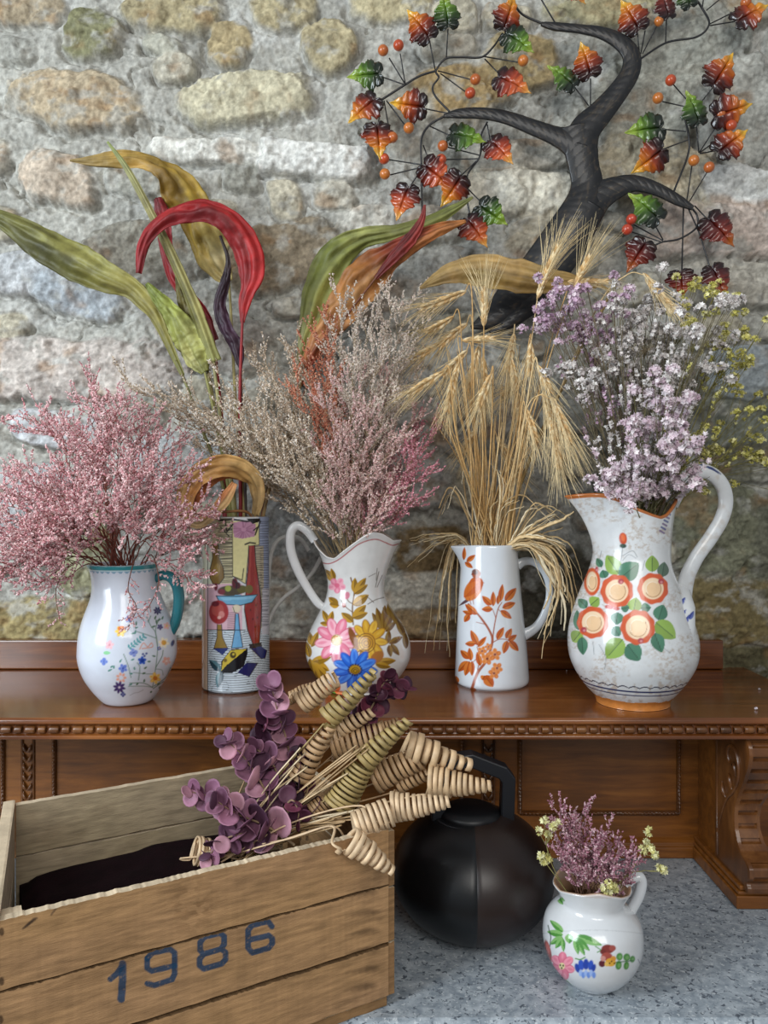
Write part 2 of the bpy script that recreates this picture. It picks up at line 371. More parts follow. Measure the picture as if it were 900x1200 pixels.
    fine = fbm(x / 9, y / 7 + 40, 4, .62); fac = fbm(x / 30 + 71, y / 26 + 3, 3, .5); gr2 = fbm(x / 4, y / 4 + 12, 3, .7); st2 = fbm(x / 24 + 11, y / 20 + 5, 4, .6)
    for (cx, cy, rx, ry, rot, col, hh, pw) in stones:
        i = np.nonzero((np.abs(x - cx) < max(rx, ry) * 1.6 + 20) & (np.abs(y - cy) < max(rx, ry) * 1.6 + 20))[0]
        if not len(i): continue
        c, s = math.cos(math.radians(rot)), math.sin(math.radians(rot)); kw = min(1, ry / 36); dx = x[i] - cx + wx[i] * kw; dy = y[i] - cy + wy[i] * kw * kw
        u = np.abs(dx * c + dy * s) / rx; v = np.abs(-dx * s + dy * c) / ry; d = (u ** pw + v ** pw) ** (1 / pw) / 1.08
        kk = min(1, min(rx, ry) / 30); d = d + kk * (.22 * (fine[i] - .5) + .22 * (st2[i] - .5))
        m = sstep(1.06, .84, d); gap = sstep(.16, .0, np.abs(d - 1.1)) * sstep(-.2, .5, (-dx * s + dy * c) / ry)
        hs = hh * (.60 + .30 * np.clip(1 - d * d, 0, 1)) + .030 * (fac[i] - .5) + .012 * (fine[i] - .5) + .014 * (np.abs(st2[i] - .5) - .1) + .004 * (gr2[i] - .5)
        h[i] = h[i] * (1 - m) + hs * m - .010 * gap * (1 - m)
        smear = sstep(.54, .72, fbm(x[i] / 24 + cx, y[i] / 17 + cy, 5, .6)) * .7     # mortar smeared over the stone
        cl = lin(col); cl = cl * .80 + cl.mean() * .20
        gr = fbm(x[i] / 3.2, y[i] / 3.2 + 60, 3, .7)
        sc = cl[None] * (.50 + .55 * st2[i] + .35 * fine[i] + .5 * (gr - .5))[:, None] * 1.08
        ru = sstep(.6, .8, fbm(x[i] / 30 + 2 * cx, y[i] / 24 + cy, 3))[:, None]
        sc = sc * (1 - .5 * ru) + lin('8d6a44')[None] * .5 * ru
        mm = (m * (1 - smear))[:, None]; C[i] = C[i] * (1 - mm) + sc * mm
    V = np.stack((X(x, D_WALL), np.full(len(x), D_WALL) - h, Z(y, D_WALL)), -1)
    mb = MB(); nx, ny = sh
    mb.add(V, gridq(nx, ny)[:, ::-1], None, C)
    n = len(V)  # back and rim so the wall is a solid slab
    V2 = np.array([(V[0, 0], 1.60, V[:, 2].max()), (V[-1, 0], 1.60, V[:, 2].max()), (V[-1, 0], 1.60, V[:, 2].min()), (V[0, 0], 1.60, V[:, 2].min())])
    mb.add(V2, [(0, 1, 2, 3)], None, lin('a4a29a'))
    return struct(mb.build('wall_back', M_wall))
build_wall()
fl = MB(); box(fl, (-1.9, -1.6, -.90), (1.9, 1.62, -.85), lin('8b8176'))
struct(fl.build('floor', mat_attr('floor_tiles', .7, .15, 8)))

# ------------------------------------------------------------------ sideboard: slab, raised shelf, panels, brackets
mb = MB(); box(mb, (-1.25, .878, -.030), (1.05, 1.43, 0))
slab = tag(mb.build('granite_slab', M_granite, smooth=False, bevel=.006), 'grey speckled granite slab the wooden crate and small jug stand on', 'worktop')

SB = thing('sideboard', 'brown carved wooden sideboard with a raised shelf under the row of jugs', 'sideboard', (0, 1.25, -.85))
mb = MB(); box(mb, (-1.20, .91, -.85), (1.0, 1.43, -.0305)); mb.build('cabinet_body', M_panel, SB, False, .004)
XR = X(870, D_SPL)          # right end of the raised shelf at the back
mb = MB()
ZT = ZS - .0005
prof = [(D_F + .004, ZT), (D_F, ZS - .003), (D_F - .001, ZS - .008), (D_F + .003, ZS - .0105), (D_F + .007, ZS - .012), (D_F + .007, ZS - .0245),
        (D_F + .001, ZS - .026), (D_F + .001, ZS - .031), (D_F + .012, ZS - .033), (1.447, ZS - .033), (1.447, ZT)]
def extrude_x(mb, prof, x0, x1, col=(1, 1, 1)):
    p = np.array(prof); n = len(p)
    V = np.vstack([np.column_stack((np.full(n, xx), p)) for xx in (x0, x1)])
    cen = p.mean(0); V = np.vstack((V, (x0, *cen), (x1, *cen)))
    Q = [(i, (i + 1) % n, n + (i + 1) % n, n + i) for i in range(n)]
    T = [(2 * n, (i + 1) % n, i) for i in range(n)] + [(2 * n + 1, n + i, n + (i + 1) % n) for i in range(n)]
    mb.add(V, Q, T, col)
extrude_x(mb, prof, -1.15, XR + .012)
mb.build('shelf_board', M_shelf, SB, False, .0012)
mb = MB()   # row of carved barrel beads with little leaf cuts between them
pitch = .0345; zb = ZS - .0182; yb = D_F + .0062
tube(mb, [(-1.14, yb + .0030, zb), (XR + .006, yb + .0030, zb)], .0014, 6)
for k in range(int(2.0 / pitch) + 1):
    for (o, hl) in ((0, .0076), (.0172, .0056)):
        xb = -1.13 + k * pitch + o
        if xb + hl > XR: continue
        q = np.array([-1, -.97, -.9, -.5, 0, .5, .9, .97, 1]); p = np.column_stack((xb + q * hl, np.full(9, yb), np.full(9, zb)))
        tube(mb, p, .0055 * np.array([.5, .8, .96, 1, 1, 1, .96, .8, .5]), 12)
mb.build('bead_moulding', M_carve, SB)
mb = MB(); box(mb, (-1.15, D_SPL, ZS + .0005), (X(848, D_SPL), 1.446, ZS + .054)); mb.build('splashback', M_shelf, SB, False, .0025)
# back panels between shelf and slab
x_end = X(822, D_PAN)
mb = MB(); box(mb, (-1.15, D_PAN, .0005), (.98, D_PAN + .02, ZS - .034)); mb.build('back_panel', M_panel, SB, False)  # stretch beyond the bracket is added to darken the gap beside it
mb = MB()
pr = [(D_PAN - .001, .001), (D_PAN - .014, .001), (D_PAN - .014, .018), (D_PAN - .010, .021), (D_PAN - .010, .024), (D_PAN - .005, .028), (D_PAN - .001, .030)]
extrude_x(mb, pr, -1.15, x_end); mb.build('plinth_rail', M_panel, SB, False, .001)
zt, zlo = Z(866, D_PAN) + .005, Z(952, D_PAN)
def carved_frame(x0, x1):
    mb = MB()
    for (a, b) in (((x0, zt), (x0, zlo)), ((x0, zlo), (x1, zlo)), ((x1, zlo), (x1, zt))):
        a = np.array((a[0], D_PAN - .002, a[1])); b = np.array((b[0], D_PAN - .002, b[1])); L = np.linalg.norm(b - a)
        tube(mb, [a, b], .0045, 4, r2=.0038)
        u = (b - a) / L
        for k in range(int(L / .0065)):
            c = a + u * (k + .5) * .0065
            q = np.linspace(-1, 1, 5)[:, None]
            tube(mb, c + (0, -.0032, 0) + u * q * (.0028 if k % 5 else .0012), .0026 * np.sqrt(np.clip(1.05 - q[:, 0] ** 2, .05, 1)), 5)
    mb.build('panel_moulding', M_carve, SB)
    return
for (a, b) in ((609, 795), (64, 541)): carved_frame(X(a, D_PAN), X(b, D_PAN))
carved_frame(X(-300, D_PAN), X(4, D_PAN))
for pxx in (33, 572):       # carved leaf strips on the stiles
    mb = MB(); xc = X(pxx, D_PAN); hw = .0095
    for sx in (-1, 1): tube(mb, [(xc + sx * hw, D_PAN - .001, zt + .004), (xc + sx * hw, D_PAN - .001, .03)], .0022, 5)
    nz = int((zt - .03) / .016)
    for k in range(nz):
        z0 = .03 + k * .016
        for sx in (-1, 1):
            tube(mb, catmull([(xc, D_PAN - .003, z0), (xc + sx * .005, D_PAN - .004, z0 + .006), (xc + sx * .0068, D_PAN - .001, z0 + .014)], 6), [.0012, .0026, .003, .0028, .002, .0006], 5)
    mb.build('carved_strip', M_carve, SB)
# end bracket
XI = X(876, D_F + .006)
BR = MB()
NB = 300
zz = np.linspace(.030, ZS - .034, NB); tz = (zz - .030) / (ZS - .064)
key_t = [0, .035, .05, .10, .17, .205, .215, .26, .34, .42, .50, .60, .72, .82, .90, .96, 1]
key_y = [1.106, 1.106, 1.112, 1.099, 1.101, 1.116, 1.126, 1.138, 1.147, 1.149, 1.146, 1.135, 1.118, 1.106, 1.101, 1.103, 1.112]
key_w = [.072, .072, .066, .062, .058, .054, .048, .042, .040, .040, .042, .048, .058, .066, .070, .070, .070]
yf = np.interp(tz, key_t, key_y); wf = np.interp(tz, key_t, key_w)
ks = np.ones(9) / 9; yf = np.convolve(np.pad(yf, 4, 'edge'), ks, 'valid'); wf = np.convolve(np.pad(wf, 4, 'edge'), ks, 'valid')
slot = np.clip(np.sin(tz * PI * 2 * 11.5 + .6) * 4 - 1.6, 0, 1) * (tz > .24) + np.clip(np.sin(tz * PI * 2 * 11.5 + .6) * 4 - 1.6, 0, 1) * ((tz > .06) & (tz < .19))
rows = []
for i in range(NB):
    y0, w, sl = yf[i], wf[i], slot[i] * .0045
    rows.append([(XI, 1.215, zz[i]), (XI, y0 + .006, zz[i]), (XI + .001, y0 + .001, zz[i]), (XI + .006, y0, zz[i]), (XI + .0065, y0 + sl, zz[i]), (XI + w - .0065, y0 + sl, zz[i]),
                 (XI + w - .006, y0, zz[i]), (XI + w - .001, y0 + .001, zz[i]), (XI + w, y0 + .006, zz[i]), (XI + w, 1.215, zz[i])])
V = np.array(rows).reshape(-1, 3); BR.add(V, gridq(NB, 10, False, True))
BR.add(V[-10:], None, [(0, i, i + 1) for i in range(1, 9)])
br = BR.build('bracket', M_carve, SB, False)
mb = MB(); box(mb, (XI + .004, 1.20, .001), (XI + .06, D_PAN + .02, ZS - .034)); mb.build('side_panel', M_panel, SB, False)
mb = MB()
xp = X(863, 1.118)
for (o, z0, z1) in ((0, .001, .020), (.003, .0205, .026), (.006, .0265, .0335)):
    box(mb, (xp + o, 1.1165 + o * .6, z0), (xp + .095 - o, D_PAN - .0005, z1))
mb.build('bracket_plinth', M_panel, SB, False, .0015)
mb = MB()   # carved scroll on the bracket's inner face
sc = [(1.205, .075), (1.190, .110), (1.172, .140), (1.150, .160), (1.135, .182), (1.132, .205), (1.142, .222), (1.158, .226), (1.168, .214), (1.163, .200), (1.152, .199)]
tube(mb, catmull([(XI - .0005, a, b) for a, b in sc], 50), np.concatenate((np.linspace(.002, .0042, 35), np.linspace(.0042, .0022, 15))), 6)
for k in range(5):
    a, b = sc[2 + k // 2]; tube(mb, catmull([(XI - .0005, a + .004, b), (XI - .002, a + .012 - k * .001, b + .010 + k * .002), (XI - .0005, a + .016, b + .022)], 7), [.001, .003, .0036, .0036, .003, .002, .0006], 5)
tube(mb, [(XI - .0003, 1.206, .04), (XI - .0003, 1.206, ZS - .036)], .0018, 5)
mb.build('carved_scroll', M_carve, SB)

# ------------------------------------------------------------------ jugs and the vase
def vessel(name, parent, D, zb, rows, axis=None, rim=None, rim_n=10, colour='d2d4d8', inside='d5d2cc', wall=.004, paint=None, mat=None, nF=170, nU=190, lip=None):
    """rows: (pixel y, left px, right px) from rim to foot, in the axis plane at depth D. rim: (phi deg -> screen y, radius factor) tables."""
    rows = np.array(rows, float)
    y, l, r = rows.T
    zr = Z(y, D); rr = (r - l) / 2 / F * D; cx = X((l + r) / 2, D)
    zr[-1] = zb
    tt = np.concatenate(([0], np.cumsum(np.hypot(np.diff(zr), np.diff(rr))))); tn = np.linspace(0, tt[-1], nU)
    def ip(v):
        g = catmull(np.column_stack((tt, v)), 400); return np.interp(tn, np.maximum.accumulate(g[:, 0]), g[:, 1])
    z = ip(zr); rad = ip(rr); ax = ip(cx)
    ki = np.linspace(0, nU - 1, 26).astype(int)
    zi = z[ki].copy(); zi[-1] = zb + wall; ri = np.maximum(rad[ki] - wall, .002); zi = np.maximum(zi, zb + wall)
    phi0 = math.atan2(-cx.mean(), D)
    pf = np.linspace(-1.66, 1.66, nF); pb = np.linspace(1.66, 2 * PI - 1.66, 42)[1:-1]
    phi = np.concatenate((pf, pb)) + phi0
    # rows in order: foot -> rim (outside), round lip, rim -> bottom (inside)
    zz = np.concatenate((z[::-1], [z[0] + wall * .35], zi)); R = np.concatenate((rad[::-1], [rad[0] - wall * .45], ri)); A = np.concatenate((ax[::-1], [ax[0]], ax[ki]))
    out = np.concatenate((np.ones(nU, bool), [False], np.zeros(26, bool)))
    ph, zg = np.meshgrid(phi, zz); Rg = np.broadcast_to(R[:, None], ph.shape).copy(); Ag = np.broadcast_to(A[:, None], ph.shape)
    if rim is not None:
        t_phi, t_y, t_r, y_neck, power = rim
        pd = np.degrees((phi + PI) % (2 * PI) - PI); pm = np.where(np.abs(pd) > 90, np.sign(pd) * 180 - pd, pd)
        g = np.linspace(-90, 90, 181)
        def sm(v):
            w = np.interp(g, t_phi, v); w = np.convolve(np.pad(w, 6, 'reflect'), np.hanning(13) / np.hanning(13).sum(), 'valid'); return np.interp(pm, g, w)
        ry = sm(t_y); rf = sm(t_r)
        z_n = Z(y_neck, D); z_r = z[0]
        b = np.clip((zg - z_n) / (z_r - z_n), 0, 1.1); bb = b ** power
        Rg = Rg * (1 + (rf[None] - 1) * bb)
        dep = D - (rad[0] * rf) * np.abs(np.cos(phi))          # the front lip stands nearer than the axis
        zt = ZC - (ry - HY) / F * dep
        zg = np.where(zg > z_n, z_n + (zg - z_n) * ((zt - z_n) / (z_r - z_n))[None], zg)
    V = np.stack((Ag + Rg * np.sin(ph), D - Rg * np.cos(ph), zg), -1).reshape(-1, 3)
    nR, nP = ph.shape
    C = np.broadcast_to(lin(colour), (nR * nP, 3)).copy(); C[np.repeat(~out, nP)] = lin(inside)
    if paint:
        px, py = proj(V); ok = np.repeat(out, nP) & (np.cos(ph - phi0).ravel() > .03)
        p = Paint(px, py, C, ok); p.V = V; p.phi = ph.ravel(); p.out = np.repeat(out, nP); p.R = Rg.ravel()
        paint(p)
    mb = MB(); mb.add(np.vstack((V, (A[0], D, zb), (A[-1], D, zb + wall))), gridq(nR, nP, False, True),
                      [(nR * nP, (i + 1) % nP, i) for i in range(nP)] + [(nR * nP + 1, (nR - 1) * nP + i, (nR - 1) * nP + (i + 1) % nP) for i in range(nP)],
                      np.vstack((C, lin(colour), lin(inside))))
    return mb.build(name, mat or M_glaze, parent)
def pxpath(pts, D, n=40):
    """smooth 3D path through (px, py[, depth offset]) points"""
    return catmull([P(p[0], p[1], D + (p[2] if len(p) > 2 else 0)) for p in pts], n)
def handle(parent, pts, D, w, d, col, mat, name='handle', n=48, w_px=True, paint=None):
    p = pxpath(pts, D, n); mb = MB()
    w = np.interp(np.linspace(0, 1, n), np.linspace(0, 1, len(w)), w) / F * D / 2
    tube(mb, p, d / 2 * w / w.max(), 40 if paint else 14, lin(col), r2=w, ref=(0, -1, 0))
    if paint:
        V = np.concatenate(mb.V); C = np.concatenate(mb.C).copy(); px, py = proj(V); pt = Paint(px, py, C); pt.V = V; paint(pt); mb.C = [C]
    return mb.build(name, mat, parent)
def Zm(s, ox, oy): return lambda x, y: (ox + x / s, oy + y / s)
def zpts(q, pts): return [q(*p) for p in pts]

D1, D2, D3, D4, D5, D6 = 1.197, 1.290, 1.275, 1.315, 1.190, .950

# --- white jug with the blue-green rim
def paint1(p):
    top = p.V[:, 2].max()
    d = (top - p.V[:, 2]) * F / D1
    i = p.out & (d < 5.2); p.C[i] = lin('2f8a92')
    i = p.out & (d >= 5.2) & (d < 6.4); p.C[i] = lin('bcd3d8')
    i = p.out & (d >= 6.4) & (d < 8.2 + 1.2 * np.sin(p.phi * 34)); p.C[i] = lin('86a6bd')
    q = Zm(6.923, 90, 690); g = lin('5f7f6c'); tl = lin('4f9aa0')
    S = lambda pts, w=1.1, c=g, a=.85: p.stroke(zpts(q, pts), w, c, a, .5, True)
    def fl(x, y, r, n, c1, c2=None, cc='e8c23a', rc=.25):
        c1 = lin(c1); c2 = lin(c2) if c2 else c1 * .8
        X0, Y0 = q(x, y); p.daisy(X0, Y0, r / 6.923, n, c1, c2, lin(cc), r * rc / 6.923, rot=x)
    def lf(x, y, dx, dy, w, c): a = q(x, y); b = q(x + dx, y + dy); p.leaf(*a, *b, w / 6.923, lin(c) if isinstance(c, str) else c)
    S([(615, 800), (640, 640), (655, 480), (640, 360), (600, 300), (565, 230)]); S([(640, 640), (690, 550), (700, 500)]); S([(615, 800), (540, 765), (430, 765)])
    S([(615, 800), (540, 790), (420, 792)], .8); S([(500, 740), (512, 640), (490, 600)]); S([(440, 720), (415, 620), (380, 530)]); S([(640, 400), (560, 370), (480, 345)])
    S([(655, 480), (640, 330), (670, 240)]); S([(640, 690), (560, 690), (460, 680)], .8); S([(625, 790), (720, 720), (760, 640)]); S([(700, 700), (690, 660), (640, 650)], .8)
    S([(430, 480), (480, 440), (550, 385)], 1, tl); S([(580, 270), (600, 220)]); S([(620, 810), (690, 760), (740, 740)])
    for k in range(6):
        x, y = 425 + k * 23, 482 - k * 18
        lf(x, y, -6, -34, 16, tl); lf(x, y, 32, 8, 16, tl)
    for (x, y, dx, dy) in ((480, 300, 5, -40), (470, 320, 30, -10), (440, 365, 40, -8), (470, 370, 10, -40), (650, 290, -8, -45), (640, 300, -40, 15), (650, 262, 35, -20), (690, 250, 12, -30), (630, 250, 15, -35),
                           (600, 590, -30, 0), (640, 550, -30, -8), (470, 660, -5, -30), (455, 690, -30, -4), (545, 650, 25, -18), (530, 690, 30, -10), (450, 770, -30, 14), (500, 765, -20, 16), (545, 760, 5, -30),
                           (650, 780, 30, -16), (610, 830, -16, 14), (665, 810, 14, -20), (250, 670, 40, -20), (270, 640, 30, -18), (300, 650, 4, -30), (345, 600, 20, -30), (440, 580, 30, -12)):
        lf(x, y, dx, dy, 15, '5d8f86' if x < 480 else '56755f')
    fl(655, 178, 32, 7, '3d2f63', rc=.2, cc='25204a'); fl(418, 245, 28, 5, '2f57b0', '3f6fc4', '2f57b0', .6)
    fl(355, 345, 44, 6, 'f0c648', 'f6d873', 'f0b030', .4); X0, Y0 = q(362, 322); p.ell(X0, Y0, 4.3, 3, 0, lin('e2762b'))
    fl(265, 455, 36, 5, 'e9b3bd', 'efc7cd', 'd98c9a'); lf(215, 520, 60, 0, 30, '8fcf9a'); fl(220, 590, 30, 4, '5d78c8', '7d94d6', '4560b8')
    fl(375, 645, 36, 5, '5a72c4', '7d90d2', '3b50a8'); fl(460, 518, 34, 4, '6d7ec2', '8a98d0', '4a5ca8'); fl(530, 582, 34, 5, '2d4fae', '3b64c2', '1e3c8e', .5)
    for (x, y) in ((537, 530), (565, 525), (550, 545)): X0, Y0 = q(x, y); p.ell(X0, Y0, 1.3, 1.3, 0, lin('2d3f86'))
    S([(510, 490), (540, 440), (575, 470), (605, 440), (615, 470), (570, 480), (530, 485)], 1.2, lin('d98a6d')); fl(706, 437, 42, 6, 'f1efe2', 'f3e2b0', 'd9a03a', .5)
    fl(675, 310, 24, 5, '4a4080', cc='2c2750'); fl(730, 300, 28, 5, 'e2a79f', 'eabdb4'); fl(728, 585, 34, 5, 'e5b0a0', 'dfa08e', 'e7c8b8'); fl(636, 725, 46, 6, 'e8b34a', 'f1d27d', 'c9772d', .4)
    for k in range(7): X0, Y0 = q(360 + 30 * math.cos(k * .9), 722 + 30 * math.sin(k * .9)); p.ell(X0, Y0, 1.9, 1.5, k * 50, lin('e3a08a'))
    fl(345, 800, 48, 8, '46356f', '3a2b60', 'd8c9d8', .15); X0, Y0 = q(375, 857); p.daisy(X0, Y0, 3, 4, lin('45508c'), lin('45508c'), lin('45508c'), .6)
    fl(668, 483, 16, 4, '3f5aa8'); X0, Y0 = q(778, 440); p.ell(X0, Y0, 2, 4, 20, lin('39406f')); S([(430, 865), (470, 845), (500, 840), (540, 820)], .7, lin('9aa0aa'))
J = thing('flower_jug', 'white jug with blue-green rim and handle and scattered little meadow flowers', 'jug', (X(150, D1), D1, ZS))
vessel('body', J, D1, ZS, [(661, 104, 184), (664, 105, 183.5), (668, 107, 183), (677, 109, 183), (690, 109.5, 185), (702, 107.5, 189), (723, 100, 198), (740, 95.6, 203.5), (757, 94, 205.5), (772, 94.5, 204.5), (790, 100, 197), (805, 109, 188), (815, 117, 182), (820, 122, 178), (821, 125, 175)],
       colour='d0d5e0', inside='cfd6dc', paint=paint1, nF=190, nU=220)
handle(J, [(181, 679, .0), (192, 674, .0), (203, 679), (209, 693), (209, 712), (205, 730), (199, 742), (192, 750)], D1, [9, 12, 13, 13, 13, 12, 11, 9], .017, '23727c', M_glaze)

# --- tall cylindrical vase with the painted still life
def paint2(p):
    q = Zm(5.579, 230, 600); E = lambda x, y, rx, ry, c, rot=0, a=1: p.ell(*q(x, y), rx / 5.579, ry / 5.579, rot, lin(c), a)
    PL = lambda pts, c, a=1: p.poly(zpts(q, pts), lin(c), a)
    S = lambda pts, w, c='15141a', a=.95, sm=False: p.stroke(zpts(q, pts), w, lin(c), a, .45, sm)
    x, y = p.x, p.y
    rng = np.random.default_rng(5)
    PL([(20, 100), (75, 100), (75, 1190), (20, 1190)], 'c0a791'); PL([(20, 30), (100, 30), (100, 480), (20, 480)], 'cfd3bd')
    PL([(60, 470), (300, 470), (300, 770), (60, 770)], 'd3adbb'); PL([(100, 40), (240, 40), (240, 470), (100, 470)], 'c8c2a0')
    PL([(410, 30), (480, 30), (480, 560), (430, 560), (410, 300)], '9aa3bd'); PL([(380, 220), (440, 220), (440, 760), (380, 760)], 'b9ad94')
    PL([(430, 500), (480, 500), (480, 800), (430, 800)], 'c9c6cf')
    for k in range(44): yy = 60 + k * 16 + rng.uniform(-4, 4); S([(418, yy), (470 + rng.uniform(-6, 6), yy + rng.uniform(-5, 5))], .8, '2a2a38', .8)
    for k in range(38): yy = 50 + k * 11 + rng.uniform(-3, 3); S([(150 + rng.uniform(-25, 10), yy), (236, yy + rng.uniform(-8, 4))], .95, '17151a', .85)
    for k in range(36): yy = 225 + k * 14 + rng.uniform(-3, 3); S([(378, yy), (426 + rng.uniform(-6, 8), yy + rng.uniform(-6, 3))], .9, '1c1a1a', .8)
    for k in range(10): yy = 660 + k * 12; S([(205, yy), (258, yy - 4)], .8, '3a3024', .7)
    PL([(236, 60), (405, 50), (412, 215), (345, 222), (322, 470), (238, 420)], 'ded69c'); PL([(240, 70), (330, 55), (390, 80), (380, 160), (300, 175), (245, 165)], 'bd8aa5')
    for k in range(26): a = rng.uniform(0, 6.28); S([(310 + 20 * math.cos(a), 115 + 15 * math.sin(a)), (310 + 68 * math.cos(a), 115 + 55 * math.sin(a))], .8, '8d5577', .6)
    S([(150, 55), (240, 48), (330, 62), (400, 50)], 2.2); PL([(330, 45), (420, 40), (415, 62), (370, 78)], '1b171a'); S([(420, 60), (385, 150), (400, 100), (375, 120)], 1.6)
    S([(320, 212), (350, 200), (385, 205)], 2); S([(240, 420), (300, 445), (310, 370)], 1.2); S([(236, 60), (238, 420), (322, 470), (345, 222), (412, 215), (412, 50)], .9); S([(190, 60), (200, 130), (240, 80)], 1.5); S([(160, 100), (215, 160)], 1.3)
    # carafe on the left
    PL([(105, 215), (145, 215), (150, 300), (178, 370), (182, 430), (150, 472), (110, 470), (88, 430), (90, 370), (108, 300)], '7e6332'); S([(105, 215), (108, 300), (90, 370), (88, 430), (110, 470), (150, 472), (182, 430), (178, 370), (150, 300), (145, 215)], .9); E(135, 380, 22, 45, 'a08445', 10, .7); E(128, 490, 12, 25, '6a2430')
    # red bottle
    PL([(343, 220), (382, 220), (390, 340), (412, 480), (428, 620), (420, 770), (412, 855), (368, 860), (335, 770), (315, 640), (328, 470), (342, 340)], '8f2722'); PL([(343, 220), (362, 220), (352, 480), (330, 600), (318, 640), (328, 470)], 'a8473c', .7)
    S([(343, 220), (342, 340), (328, 470), (315, 640), (335, 770), (368, 860)], 1.1); S([(382, 220), (390, 340), (412, 480), (428, 620), (420, 770), (412, 855)], 1.1)
    for (a, b) in ((355, 640), (390, 610), (370, 700), (400, 690), (352, 560), (385, 750)): E(a, b, 4, 6, '3a1010')
    PL([(345, 865), (425, 850), (430, 880), (350, 895)], '2a1b1c'); PL([(360, 895), (425, 878), (462, 905), (450, 955), (425, 960)], '1f2466'); S([(360, 895), (425, 960), (450, 955), (462, 905)], 1)
    # fruit bowl
    E(225, 515, 85, 34, '4a4030'); E(165, 522, 24, 18, '7a2f3a'); E(208, 500, 20, 20, '9aa34a'); E(252, 465, 20, 34, '5a1d28'); E(300, 505, 34, 26, '5f5a2c'); E(345, 505, 26, 28, '6d6230'); E(272, 480, 18, 22, '4a1c26'); S([(240, 440), (265, 470), (262, 500)], 1)
    PL([(130, 548), (400, 540), (365, 590), (290, 610), (200, 605), (150, 585)], '6fa9cc'); S([(130, 548), (265, 552), (400, 540)], 1); S([(130, 548), (150, 585), (200, 605), (290, 610), (365, 590), (400, 540)], 1); PL([(150, 560), (380, 552), (360, 570), (180, 578)], '8fc3dd', .7)
    E(263, 632, 28, 26, 'd9cdb4'); S([(240, 620), (250, 655), (275, 665)], .8)
    PL([(256, 665), (276, 665), (284, 760), (305, 885), (230, 892), (250, 780)], '6ea6d0'); S([(256, 665), (250, 780), (230, 892), (305, 885), (284, 760), (276, 665)], 1.1)
    # goblet
    PL([(137, 735), (165, 735), (172, 820), (205, 890), (115, 892), (135, 820)], '8f7433'); S([(137, 735), (135, 820), (115, 892), (205, 890), (172, 820), (165, 735)], .9); E(147, 655, 64, 78, '9c2e30'); E(140, 640, 40, 42, 'b5564e', 0, .8); E(165, 670, 20, 22, 'd9938d', 0, .7); E(125, 600, 26, 18, '6a1f2a'); E(150, 690, 12, 10, 'e2b0a6')
    # blue striped cloth below
    i = p.ok & (y > 600 + 770 / 5.579) & (x > 230 + 72 / 5.579)
    base = p.C.copy()
    keep = np.abs(base - lin('d2d4d8')).sum(1) < .02
    stripe = .5 + .5 * np.sin(y * 2.35 + 2.2 * np.sin(x * .11) + 2.6 * fbm(x / 14, y / 9, 2)); j = i & keep
    p.C[j] = lin('c6d2dc') * (1 - (stripe[j, None] > .80) * .78)
    S([(70, 770), (320, 772)], 1.0); S([(75, 100), (75, 1170)], .9)
    PL([(110, 893), (215, 890), (170, 935)], '23306e'); PL([(270, 1050), (330, 985), (402, 988), (345, 1078)], '1d2058'); S([(330, 985), (402, 988), (345, 1078)], .9)
    PL([(162, 1050), (165, 975), (225, 900), (335, 890), (335, 930), (310, 1010), (230, 1055)], '17161b'); PL([(163, 1040), (175, 970), (225, 905), (328, 897), (200, 1000)], 'c9b23c')
    E(190, 970, 12, 12, '6e5a1c'); E(240, 935, 20, 22, '3a3012'); E(243, 930, 8, 8, 'c9b23c')
    for tip in ((85, 965), (140, 1150)): p.leaf(*q(160, 1040), *q(*tip), 50 / 5.579, lin('23424f'), lin('56808c'), lin('0f1a20'))
    n = .92 + .16 * fbm(x / 3, y / 3, 3); p.C[p.ok] *= n[p.ok, None]
J = thing('painted_vase', 'straight cylindrical vase painted with a still life of red bottle, goblet and lemon', 'vase', (X(276.5, D2), D2, ZS))
vessel('body', J, D2, ZS, [(606, 238, 315), (640, 238, 315), (700, 237.6, 315.4), (760, 237.6, 315.6), (798, 237.6, 315.8), (802.5, 238.3, 315), (804.6, 241, 312)], paint=paint2, inside='8d8478', nF=170, nU=300, wall=.005)

